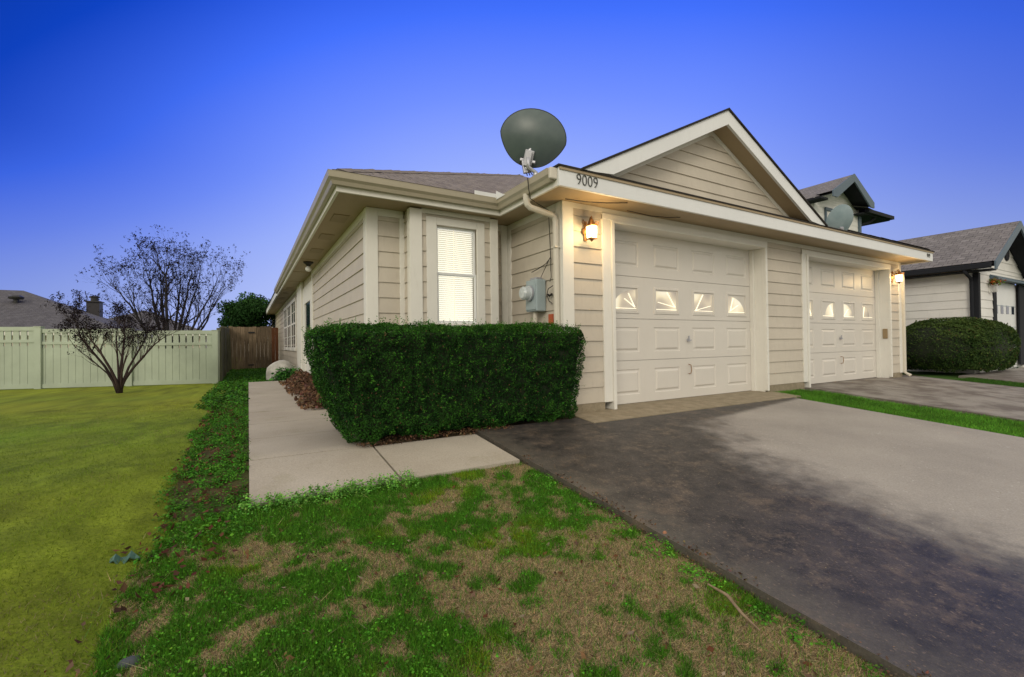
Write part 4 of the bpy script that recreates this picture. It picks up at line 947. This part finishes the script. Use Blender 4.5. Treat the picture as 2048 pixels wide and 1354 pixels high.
curled(np.stack([x, y, z], 1), RNG.uniform(.004, .011, n), vary((.30, .24, .17), n, .3), 'leaf_litter', 'tiny dry leaf scraps on the driveway', 'leaf litter', .2)
x, y = scatter(900, .75, 2.2, 3.74, 3.92); z = np.full(len(x), .0); n = len(x); z = Sz(y)-.01+RNG.random(n)*.03
curled(np.stack([x, y, z], 1), RNG.uniform(.012, .03, n), vary((.13, .075, .045), n, .45), 'fallen_leaves', 'dry brown leaves along the foot of the hedge', 'fallen leaves', .6)
x, y = scatter(1500, 1.795, 1.90, .4, 3.0, lambda x, y: np.clip((1.90-x)/.07, 0, 1)*np.clip(fbm(y*6, y*0, 2)*2-.5, 0, 1)); z = np.where(x < 1.83, hgt(x, y)+.015, Sz(y)+.004); n = len(x)
curled(np.stack([x, y, z], 1), RNG.uniform(.008, .022, n), vary((.14, .09, .055), n, .45), 'edge_debris', 'crumbs of soil and leaf bits along the driveway edge', 'leaf litter', .6)
# brown dead foliage mound by the path
n = 9000; t = RNG.random(n); yy_ = 6.2+t*5.2; xx_ = .98+RNG.normal(0, .14, n)-.12*np.sin(yy_*3)*.5; zz_ = .30*np.exp(-((xx_-1.0)/.20)**2)*RNG.random(n)*(.6+.5*fbm(yy_*2, yy_*0, 2))
xx_ = xx_.clip(.60, 1.16)
curled(np.stack([xx_, yy_, zz_], 1), RNG.uniform(.03, .09, n), vary((.16, .095, .06), n, .4, .1), 'dead_foliage', 'mound of brown dead foliage beside the path behind the hedge', 'dead plants', 1.2)

# small single finds
def rock(name, c, s3, label, cat, mat, seed=1, sub=3):
    import bmesh
    bm = bmesh.new(); bmesh.ops.create_icosphere(bm, subdivisions=sub, radius=1); rs = np.random.default_rng(seed); ph = rs.uniform(0, 6, 6)
    for v in bm.verts:
        k = 1+.08*math.sin(v.co.x*3+ph[0])+.07*math.sin(v.co.y*4+ph[1])+.06*math.sin(v.co.z*5+ph[2]); v.co = Vector((v.co.x*s3[0]*k, v.co.y*s3[1]*k, v.co.z*s3[2]*k))
    me_ = bpy.data.meshes.new(name); bm.to_mesh(me_); bm.free(); me_.shade_smooth(); me_.materials.append(mat); o_ = bpy.data.objects.new(name, me_); COL.objects.link(o_); o_.location = c; tag(o_, label, cat); return o_
rock('boulder', (.70, 13.1, .05), (.33, .36, .36), 'rounded pale boulder against the side wall', 'boulder', M['rock'], 3)
tufts(70, lambda x, y: np.ones_like(x), 'leafy green plant growing over the pale boulder', 'weeds', box=(.62, 1.1, 12.3, 12.9), hmax=.42, smin=.04, smax=.08, col=(.05, .16, .03), per=26, rad=.16)
rock('stone', (-.345, 1.93, -.235), (.035, .025, .02), 'small dark grey stone at the lower left edge of the grass', 'stone', M['stone'], 5, 2)
rock('terracotta_shard', (1.86, 1.64, -.205), (.018, .014, .022), 'orange brown clay shard on the driveway edge', 'shard', M['clay'], 6, 2)
st = MB(); st.tube([(1.70, 1.27, -.245), (1.70, 1.18, -.25), (1.655, 1.09, -.262), (1.63, 1.0, -.275)], [.004, .007, .006, .003], 6); tag(st.build('stick', M['stick']), 'dry pale stick lying in the grass near the driveway edge', 'stick')
gl2 = MB()
for k in range(6):
    x_ = -.54+k*.018; w_ = .03*math.sin((k+.6)/6.4*3.1); w2 = .03*math.sin((k+1.6)/6.4*3.1); zz0, zz1 = -.155+.016*math.sin(k*1.9), -.155+.016*math.sin((k+1)*1.9)
    gl2.face([(x_, 2.66-w_, zz0), (x_+.018, 2.66-w2, zz1), (x_+.018, 2.66+w2, zz1+.012), (x_, 2.66+w_, zz0+.012)])
ts = NT('faded_plastic'); ts.col((.06, .14, .11)); ts.rough(.5); o = gl2.build('plastic_scrap', ts.m); sm = o.modifiers.new('thick', 'SOLIDIFY'); sm.thickness = .003; tag(o, 'faded green plastic scrap at the lawn edge', 'litter')

# ------------------------------------------------------------ bare trees
def bare_tree(name, base, stems, label, bark, fork=.45, seed=1, twig_len=.35, levels=4, pods=True, tw=.005, group=None, r0=.05):
    rnd_ = random.Random(seed); Tt = empty(name, base, label, 'tree', group); tr = MB(); cr2 = MB(); pod = []
    b0 = Vector(base)
    def grow(p, d, L, r_, lev, mb):
        n = 4; pts = [p]; rads = [r_]; dd = d.copy()
        for k in range(n):
            dd = (dd+Vector((rnd_.gauss(0, .10), rnd_.gauss(0, .10), rnd_.gauss(0, .05)+.05))).normalized(); pts.append(pts[-1]+dd*L/n); rads.append(r_*(1-.42*(k+1)/n))
        mb.tube(pts, rads, 5 if lev > 1 else 7, cap=lev < 2)
        if lev >= levels:
            if pods and rnd_.random() < .75:
                for _ in range(rnd_.randint(2, 6)): pod.append(pts[-1]+Vector((rnd_.gauss(0, .02), rnd_.gauss(0, .02), rnd_.gauss(0, .02))))
            return
        nb = rnd_.choice((2, 3, 3)) if lev else rnd_.choice((3, 4))
        for k in range(nb):
            t = rnd_.uniform(.35, 1) if k else 1.0; i = min(n, max(1, int(round(t*n)))); q = pts[i]
            ax = dd.orthogonal().normalized(); ax.rotate(Matrix.Rotation(rnd_.uniform(0, 6.28), 4, dd).to_quaternion()) if True else None
            nd = (dd+ax*rnd_.uniform(.28, .62)+Vector((0, 0, .10))).normalized(); grow(q, nd, L*rnd_.uniform(.62, .85), rads[i]*rnd_.uniform(.55, .8), lev+1, cr2)
    for (tx, ty, tz, rr_) in stems:
        e_ = Vector((tx, ty, tz)); d = e_-b0; k0 = b0+Vector((rnd_.gauss(0, .03), rnd_.gauss(0, .03), -.05)); mid = b0.lerp(e_, .4)+Vector((0, 0, fork*.25)); d2 = (e_-mid)
        tr.tube([k0, k0.lerp(mid, .5)+Vector((0, 0, .05)), mid, mid.lerp(e_, .5), e_], [rr_*1.25, rr_, rr_*.85, rr_*.7, rr_*.55], 8)
        for s_ in (.35, .6, .8):
            q = mid.lerp(e_, s_); sd = Vector((rnd_.gauss(0, .8), rnd_.gauss(0, .8), rnd_.uniform(.2, .9))).normalized(); grow(q, (d2.normalized()+sd*.8).normalized(), twig_len*1.2, rr_*.4, 1, cr2)
        grow(e_, d2.normalized(), twig_len*1.5, rr_*.5, 0, cr2)
    tr.build('trunk', bark, Tt, smooth=True); cr2.build('crown', bark, Tt)
    if pod:
        P = np.array([tuple(v) for v in pod]); npmesh('seed_pods', leaves(P, np.tile([0, 0, 1.0], (len(P), 1)), np.full(len(P), tw*5), .8, 1.5), 4, M['leaf'], vary((.016, .011, .013), len(P), .4), Tt)
    return Tt
bx, by = -2.22, 11.7
bare_tree('crape_myrtle_tree', (bx, by, -.09), [(bx-.55, by+.1, .95, .026), (bx-.28, by-.2, .82, .028), (bx+.04, by+.2, .92, .032), (bx+.55, by-.1, .84, .026), (bx-.10, by+.3, 1.0, .02), (bx+.30, by+.35, .86, .024), (bx+.15, by-.3, .6, .018), (bx-.42, by-.1, .62, .016), (bx+.38, by+.1, .62, .016), (bx-.62, by, 1.08, .012)],
          'small leafless multi-stemmed tree on the lawn before the fence', M['bark'], seed=4, twig_len=.19, levels=5)
bx, by = -2.18, 18.0
bare_tree('bare_tree', (bx, by, -.2), [(bx-.9, by, 2.0, .05), (bx-.45, by+.3, 2.3, .06), (bx-.05, by-.3, 2.5, .06), (bx+.4, by+.2, 2.3, .06), (bx+.85, by, 2.0, .05), (bx+.2, by+.5, 2.4, .05), (bx-.2, by, 2.2, .05), (bx+1.0, by-.3, 1.6, .04), (bx-.25, by+.4, 2.6, .04), (bx+.6, by+.4, 2.5, .04), (bx-.7, by-.4, 1.7, .04), (bx+1.15, by+.2, 2.1, .035)],
          'taller bare dark tree standing behind the white fence', M['bark_dark'], seed=9, twig_len=.46, levels=5, tw=.007)

def leafy_tree(name, c, rad, base_z, n, label, base=(.014, .05, .012), tip=(.05, .13, .03), size=.10):
    Tt = empty(name, (c[0], c[1], base_z), label, 'tree'); cl = RNG.normal(0, 1, (46, 3)); cl = unit(cl)*(RNG.random((46, 1))**.4)*np.array(rad)+np.array(c)
    k = RNG.integers(0, 46, n); off = unit(RNG.normal(0, 1, (n, 3)))*(RNG.random((n, 1))**.5)*np.array(rad)*.36; P = cl[k]+off; tone = (RNG.random(46)**1.5)[k][:, None]
    C = (np.array(base)*(1-tone)+np.array(tip)*tone)*(1+RNG.normal(0, .3, (n, 1))).clip(.3, 2); npmesh('crown', leaves(P, off, np.full(n, size), .6, .8), 4, M['leaf'], C, Tt)
    tr = MB(); tr.tube([(c[0], c[1], base_z), (c[0]+.1, c[1], c[2]-rad[2]*.3), (c[0], c[1], c[2]+rad[2]*.5)], [.14, .1, .03], 8)
    for q in range(8): tr.tube([(c[0], c[1], c[2]-rad[2]*.5), tuple(cl[q])], [.05, .015], 5)
    tr.build('trunk', M['bark_dark'], Tt); return Tt
leafy_tree('evergreen_tree', (.10, 26, 2.25), (1.35, 1.0, 1.15), -.3, 26000, 'dense dark evergreen tree behind the wooden gate', size=.10)

# ------------------------------------------------------------ fences
vf = empty('vinyl_fence', (-.66, 13.45, -.05), 'pale vinyl privacy fence with slotted top across the back of the lawn', 'fence')
A = Vector((-.70, 13.47)); B = Vector((-13.3, 17.25)); dv = (B-A).normalized(); Ln = (B-A).length; nrm2 = Vector((dv.y, -dv.x)); 
if nrm2.y > 0: nrm2 = -nrm2
fz = lambda s_: -.07-.004*s_
def fb(mb, s0, s1, z0, z1, t0, t1):
    p, q = A+dv*s0, A+dv*s1; mb.solid([(*(p+nrm2*t1), z0), (*(q+nrm2*t1), z0), (*(q+nrm2*t0), z0), (*(p+nrm2*t0), z0)], [(*(p+nrm2*t1), z1), (*(q+nrm2*t1), z1), (*(q+nrm2*t0), z1), (*(p+nrm2*t0), z1)])
posts = [0.0, 1.83, 3.62, 5.4, 7.2, 9.0, 10.8, 12.6]
ftop = lambda s_: 1.19+.028*s_
for k, s_ in enumerate(posts):
    mb = MB(); fb(mb, s_-.063, s_+.063, -.25, ftop(s_)+.02, -.063, .063); fb(mb, s_-.072, s_+.072, ftop(s_)+.02, ftop(s_)+.035, -.072, .072); mb.build('fence_post', M['vinyl'], vf)
for s0, s1 in zip(posts[:-1], posts[1:]):
    tp = ftop((s0+s1)/2)-.0; a_, b_ = s0+.064, s1-.064
    for z0_, z1_ in ((tp-.09, tp), (tp-.36, tp-.295), (-.10, .0)):
        rl = MB(); fb(rl, a_, b_, z0_, z1_, -.02, .031); rl.build('fence_rail', M['vinyl'], vf)
    pn = MB(); w_ = .145; s_ = a_+.004
    while s_ < b_-.02:
        e2 = min(s_+w_, b_); fb(pn, s_+.017, e2-.017, tp-.295, tp-.09, -.008, .012)     # gaps show above the mid rail
        fb(pn, s_+.003, e2-.003, .0, tp-.44, -.008, .012); fb(pn, s_+.016, e2-.016, tp-.44, tp-.36, -.008, .012); s_ += w_
    pn.build('fence_boards', M['vinyl'], vf)

wf = empty('wooden_gate_fence', (.2, 22.0, -.25), 'weathered brown wooden privacy gate closing the side yard', 'gate')
mb = MB(); x = -.70; i = 0
while x < .86:
    h_ = 1.64+random.uniform(-.02, .02); y0_ = 22+random.uniform(-.01, .01); w_ = .138
    mb.solid([(x, y0_, -.28), (x+w_, y0_, -.28), (x+w_, y0_+.02, -.28), (x, y0_+.02, -.28)], [(x, y0_, h_), (x+w_, y0_, h_), (x+w_, y0_+.02, h_), (x, y0_+.02, h_)]); x += .143
mb.build('fence_boards', M['wood'], wf)
mb = MB()
for x in (.868, 1.0): mb.box(x, x+.125, 21.96, 21.985, -.28, 1.60)
mb.build('red_boards', M['wood_red'], wf)
MB().box(-.7, 1.1, 22.04, 22.1, .1, .2).build('fence_rail', M['wood'], wf); MB().box(-.7, 1.1, 22.04, 22.1, 1.3, 1.4).build('fence_rail', M['wood'], wf)
MB().box(.0, .24, 21.965, 21.985, 1.36, 1.42).box(.0, .2, 21.965, 21.985, .0, .05).build('gate_hinge', M['black'], wf)
sf_ = empty('wooden_side_fence', (-.7, 13.6, -.1), 'mossy grey board fence running back from the vinyl fence', 'fence')
mb = MB(); y = 13.62
while y < 21.9:
    h_ = 1.32+.03*(y-13.6)+random.uniform(-.03, .03); xo = -.615-.010*(y-13.6)+random.uniform(-.012, .012); mb.box(xo, xo+.02, y, y+.135, -.3, h_); y += .142
mb.build('fence_boards', M['wood_green'], sf_)
mb = MB()
for y in (13.56, 15.9, 18.3, 20.7): mb.solid([(-.66, y, -.3), (-.57, y, -.3), (-.57, y+.09, -.3), (-.66, y+.09, -.3)], [(-.69, y, 1.28), (-.60, y, 1.28), (-.60, y+.09, 1.28), (-.69, y+.09, 1.28)])
mb.build('fence_post', M['wood_green'], sf_)

# ------------------------------------------------------------ neighbouring white house
nb = empty('white_house', (14.7, 3.62, 0), 'white lap-sided house with black trim and grey shingle gable roof', 'house')
EX, FY, EZ = 14.38, 3.25, 2.49; RX, RZ = 16.37, 3.63; WX, WY = 14.70, 3.62; RE = 19.0; sl = (RZ-EZ)/(RX-EX)
w = MB(); lap(w, (WX, 16), (WX, WY+.08), .1, 2.42, (-1, 0), expo=.2); w.box(WX+.005, WX+.15, WY+.08, 16, -.1, 2.4); w.build('side_wall', M['white_siding'], nb)
w = MB()
wid = RE-.32-WX
lap(w, (WX+.10, WY), (15.80, WY), .1, 2.40, (0, -1), expo=.2); lap(w, (18.2, WY), (RE-.32, WY), .1, 2.40, (0, -1), expo=.2); lap(w, (15.80, WY), (18.2, WY), 2.22, 2.40, (0, -1), expo=.2)
hw2 = (RX-EX)-.1
lap(w, (RX-hw2, WY), (RX+hw2, WY), 2.40, RZ-.12, (0, -1), expo=.2, clip=lambda z: (max(0, .5-((RZ-.06-z)/sl)/(2*hw2)), min(1, .5+((RZ-.06-z)/sl)/(2*hw2))))
w.box(WX+.08, 15.8, WY+.005, WY+.1, -.1, 2.4); w.box(18.2, RE-.32, WY+.005, WY+.1, -.1, 2.4); w.box(15.8, 18.2, WY+.005, WY+.1, 2.25, 2.4); w.solid([(RX-hw2+.1, WY+.005, 2.4), (RX+hw2-.1, WY+.005, 2.4), (RX, WY+.005, RZ-.15)], [(RX-hw2+.1, WY+.08, 2.4), (RX+hw2-.1, WY+.08, 2.4), (RX, WY+.08, RZ-.15)])
w.box(15.75, 18.25, WY+.13, WY+.2, -.1, 2.39); w.build('front_wall', M['white_siding'], nb)
rf = MB(); rf.face([(EX, 16, EZ+.02), (EX, FY, EZ+.02), (RX, FY, RZ+.02), (RX, 16, RZ+.02)], [(-16, 0), (-FY, 0), (-FY, 2.3), (-16, 2.3)]); rf.face([(RX, FY, RZ+.02), (RE, FY, EZ+.02), (RE, 16, EZ+.02), (RX, 16, RZ+.02)], [(FY, 2.3), (FY, 0), (16, 0), (16, 2.3)])
for xa, za, xb, zb in ((EX, EZ, RX, RZ), (RX, RZ, RE, EZ)): rf.face([(xa, FY+.02, za-.04), (xb, FY+.02, zb-.04), (xb, 16, zb-.04), (xa, 16, za-.04)])
nr = rf.build('roof', M['shingle_grey'], nb)
for sgn in (-1, 1):
    xe = RX+sgn*(RX-EX+.0); mb = MB(); A_ = [(RX, RZ+.015), (xe, EZ+.015), (xe, EZ-.17), (xe-sgn*.10, EZ-.17), (xe-sgn*.12, EZ-.12), (RX, RZ-.17)]
    if sgn > 0: A_ = A_[::-1]
    mb.solid([(x, FY-.02, z) for x, z in A_][::-1], [(x, FY+.01, z) for x, z in A_][::-1]); mb.build('rake_board', M['blue_trim'], nb)
    mb = MB(); mb.face([(RX, FY+.012, RZ-.10), (xe, FY+.012, EZ-.10), (xe, WY-.0, EZ-.10), (RX, WY-.0, RZ-.10)]); mb.build('rake_soffit', M['black_trim'], nb)
MB().box(EX-.09, EX-.0, FY+.05, 15.9, EZ-.13, EZ-.01).build('gutter', M['black_trim'], nb, bevel=.015)
MB().box(EX+.001, WX, FY+.05, 15.9, EZ-.17, EZ-.14).build('soffit', M['black_trim'], nb)
MB().box(WX-.03, WX+.10, WY-.03, WY+.07, .05, EZ-.175).build('corner_board', M['black_trim'], nb)
mb = MB(); mb.tube([(EX-.04, 3.75, EZ-.12), (EX-.03, 3.72, EZ-.2), (WX-.12, 3.70, EZ-.30), (WX-.07, 3.70, EZ-.38), (WX-.07, 3.70, .1)], .035, 8); mb.build('downpipe', M['black_trim'], nb)
MB().box(15.74, 15.97, WY-.03, WY, .05, 2.2).build('garage_casing', M['black_trim'], nb); MB().box(17.85, 18.5, WY-.03, WY, .05, 2.2).build('garage_casing', M['black_trim'], nb)
MB().solid([(15.55, WY-.16, 2.20), (18.7, WY-.16, 2.20), (18.7, WY, 2.22), (15.55, WY, 2.22)], [(15.55, WY-.16, 2.24), (18.7, WY-.16, 2.24), (18.7, WY, 2.34), (15.55, WY, 2.34)]).build('door_header', M['blue_trim'], nb)
gd = MB().box(15.97, 18.6, WY+.05, WY+.1, 0, 2.2).build('garage_door', M['fascia'], nb)
gl3 = MB()
for k in range(4): gl3.box(16.15+k*.45, 16.36+k*.45, WY+.044, WY+.049, 1.40, 1.62)
child(gl3, 'door_window', M['dark_glass'], gd)
sl_ = MB()
for z in (.53, 1.06, 1.6): sl_.box(15.97, 17.85, WY+.043, WY+.0495, z, z+.012)
child(sl_, 'door_joint', M['meter'], gd)
ov = MB(); ov.lathe((16.86, WY-.02, 2.93), (0, -1, 0), [(.17, 0), (.17, .02), (.13, .03)], 20)
o = ov.build('gable_vent', M['black_trim'], nb); 
mb = MB(); mb.box(14.55, 14.68, 5.0, 5.32, 1.40, 1.80); o = mb.build('electric_meter', M['meter'], None, bevel=.015); tag(o, 'grey meter box on the white side wall next door', 'electric meter')
child(MB().tube([(14.64, 5.16, 1.4), (14.64, 5.16, .02)], .02, 8), 'conduit', M['steel'], o)
# unlit lantern with flowers by the neighbour's garage
ln_ = empty('wall_lantern', (15.5, WY-.02, 2.0), 'unlit lantern topped with orange dried flowers beside the neighbour garage', 'wall lamp')
MB().lathe((15.5, WY-.09, 1.88), (0, 0, 1), [(.04, 0), (.06, .01), (.06, .15), (.075, .17), (.03, .22)], 8).build('lantern_body', M['plain_lamp_glass'], ln_); MB().box(15.47, 15.53, WY-.04, WY-.013, 1.86, 2.10).build('back_plate', M['white_siding'], ln_)
P = np.array([15.5, WY-.10, 2.13])+RNG.normal(0, 1, (260, 3))*np.array([.07, .05, .035]); npmesh('flowers', leaves(P, RNG.normal(0, 1, (260, 3)), np.full(260, .045), .8, 1), 4, M['leaf'], np.where(RNG.random((260, 1)) < .5, vary((.40, .12, .03), 260), vary((.12, .16, .04), 260)), ln_)

# ------------------------------------------------------------ two-storey house with gable dormer beyond the roof
th = empty('two_storey_house', (29, 13, 0), 'two-storey white house with dark gable dormer seen over the roof', 'house')
w = MB(); lap(w, (26.9, 13), (32.1, 13), 6.0, 8.66, (0, -1), expo=.3)
lap(w, (26.9, 13), (32.1, 13), 8.66, 9.86, (0, -1), expo=.3, clip=lambda z: (max(0, .5-(9.95-z)*1.55/5.2), min(1, .5+(9.95-z)*1.55/5.2)))
w.box(26.9, 32.1, 13.01, 22, 0, 8.6); w.solid([(27.4, 13.01, 8.6), (31.6, 13.01, 8.6), (29.45, 13.01, 9.9)], [(27.4, 13.2, 8.6), (31.6, 13.2, 8.6), (29.45, 13.2, 9.9)]); w.build('wall', M['white_siding'], th)
DXa, DZa, xl_, xr_, zl_, zr_ = 29.4, 10.05, 27.0, 31.75, 8.75, 8.75
rf = MB(); rf.face([(xl_, 12.1, zl_), (DXa, 12.1, DZa), (DXa, 18, DZa), (xl_, 18, zl_)], [(0, 0), (0, 2.6), (6, 2.6), (6, 0)]); rf.face([(DXa, 12.1, DZa), (xr_, 12.1, zr_), (xr_, 18, zr_), (DXa, 18, DZa)], [(0, 2.6), (0, 0), (6, 0), (6, 2.6)])
rf.face([(26.3, 12.4, 8.45), (26.3, 24, 8.45), (29.4, 24, 10.0), (29.4, 15.5, 10.0)], [(12, 0), (24, 0), (24, 3), (15, 3)]); rf.face([(31.4, 12.3, 8.55), (34.9, 12.5, 8.45), (31.5, 17, 9.9), (29.4, 17, 10.0)], [(0, 0), (3, 0), (2, 3), (0, 3)]); rf.face([(34.9, 12.5, 8.45), (34.9, 24, 8.45), (31.5, 24, 9.9), (31.5, 17, 9.9)], [(0, 0), (12, 0), (12, 3), (5, 3)])
rf.build('roof', M['shingle_grey'], th)
for xa, za, sgn in ((xl_, zl_, -1), (xr_, zr_, 1)):
    mb = MB(); A_ = [(DXa, DZa+.02), (xa, za+.02), (xa, za-.30), (xa-sgn*.45, za-.30), (DXa, DZa-.42)]
    if sgn > 0: A_ = A_[::-1]
    mb.solid([(x, 12.05, z) for x, z in A_][::-1], [(x, 12.12, z) for x, z in A_][::-1]); mb.build('rake_board', M['blue_trim'], th)
    mb = MB(); mb.face([(DXa, 12.12, DZa-.2), (xa, 12.12, za-.16), (xa, 13, za-.16), (DXa, 13, DZa-.2)]); mb.build('dormer_soffit', M['black_trim'], th)
MB().box(31.7, 35.1, 12.3, 12.5, 8.28, 8.48).box(34.9, 35.1, 12.5, 24, 8.28, 8.48).build('gutter', M['black_trim'], th); MB().box(31.4, 35.0, 12.5, 24, 8.22, 8.30).box(26.2, 26.95, 12.3, 22, 8.3, 8.4).build('soffit', M['black_trim'], th)
MB().box(31.95, 32.2, 12.9, 12.99, 5.5, 8.25).build('corner_board', M['blue_trim'], th)
mb = MB(); mb.tube([(33.2, 12.6, 8.2), (33.0, 12.8, 7.95), (32.5, 12.95, 7.8), (32.3, 13, 7.7)], .08, 8); mb.build('downpipe', M['black_trim'], th)
wn_ = MB().box(28.0, 28.13, 12.9, 12.985, 6.0, 8.05).box(30.4, 30.53, 12.9, 12.985, 6.0, 8.05).box(28.0, 30.53, 12.88, 12.984, 8.05, 8.22).build('window', M['blue_trim'], th)
child(MB().box(28.13, 30.4, 12.95, 12.98, 6.0, 8.05), 'window_pane', M['white_siding'], wn_)

# ------------------------------------------------------------ houses beyond the fence
M['shingle_dark'] = shingles('dark_asphalt_shingle', (.10, .095, .105), (.15, .145, .155))
def hip_house(name, x0, x1, y0, y1, ze, rise, label, mat='shingle_dark', wall='siding'):
    H = empty(name, ((x0+x1)/2, y0, -.4), label, 'house'); MB().box(x0+.4, x1-.4, y0+.4, y1-.4, -.6, ze-.02).build('wall', M[wall], H)
    r_ = MB(); d = (y1-y0)/2; ym = (y0+y1)/2; zt = ze+rise; L = math.hypot(d, rise)
    a_, b_ = (x0+d, ym, zt), (x1-d, ym, zt)
    r_.face([(x0, y0, ze), (x1, y0, ze), b_, a_], [(x0, 0), (x1, 0), (x1-d, L), (x0+d, L)]); r_.face([(x1, y0, ze), (x1, y1, ze), b_], [(y0, 0), (y1, 0), (ym, L)]); r_.face([(x1, y1, ze), (x0, y1, ze), a_, b_], [(-x1, 0), (-x0, 0), (-x0-d, L), (-x1+d, L)]); r_.face([(x0, y1, ze), (x0, y0, ze), a_], [(-y1, 0), (-y0, 0), (-ym, L)])
    ro = r_.build('roof', M[mat], H)
    MB().box(x0, x1, y0-.03, y0, ze-.2, ze-.003).box(x1, x1+.03, y0, y1, ze-.2, ze-.003).build('fascia', M['trim'], H); return H, ro
H1, ro = hip_house('grey_roofed_house', -24, -6.2, 34, 46, 1.75, 2.75, 'house with grey hip roof and roof vent rising over the white fence at far left')
vt = MB(); vt.lathe((-11.9, 38.0, 3.62), (0, 0, 1), [(.12, -.3), (.12, .15), (.32, .18), (.34, .3), (.2, .4)], 12); child(vt, 'roof_vent', M['black'], ro)
H2, ro2 = hip_house('chimney_house', -12.6, -2.6, 44, 54, 1.9, 2.1, 'low grey-roofed house with dark chimney behind the bare trees')
ch = MB(); ch.box(-9.72, -9.02, 42.0, 42.9, 0, 4.05).box(-9.79, -8.95, 41.9, 43.0, 4.05, 4.13); cho = ch.build('chimney', M['chimney'], H2)
cc_ = MB(); cc_.lathe((-9.37, 42.45, 4.13), (0, 0, 1), [(.22, 0), (.22, .25), (.3, .27), (.3, .34), (.1, .42)], 12); child(cc_, 'chimney_cap', M['black'], cho)
H3, _ = hip_house('pale_roofed_house', -4.4, 4.2, 48, 58, 1.7, 1.35, 'distant house with pale grey roof between the bare tree and the evergreen', mat='shingle_grey')
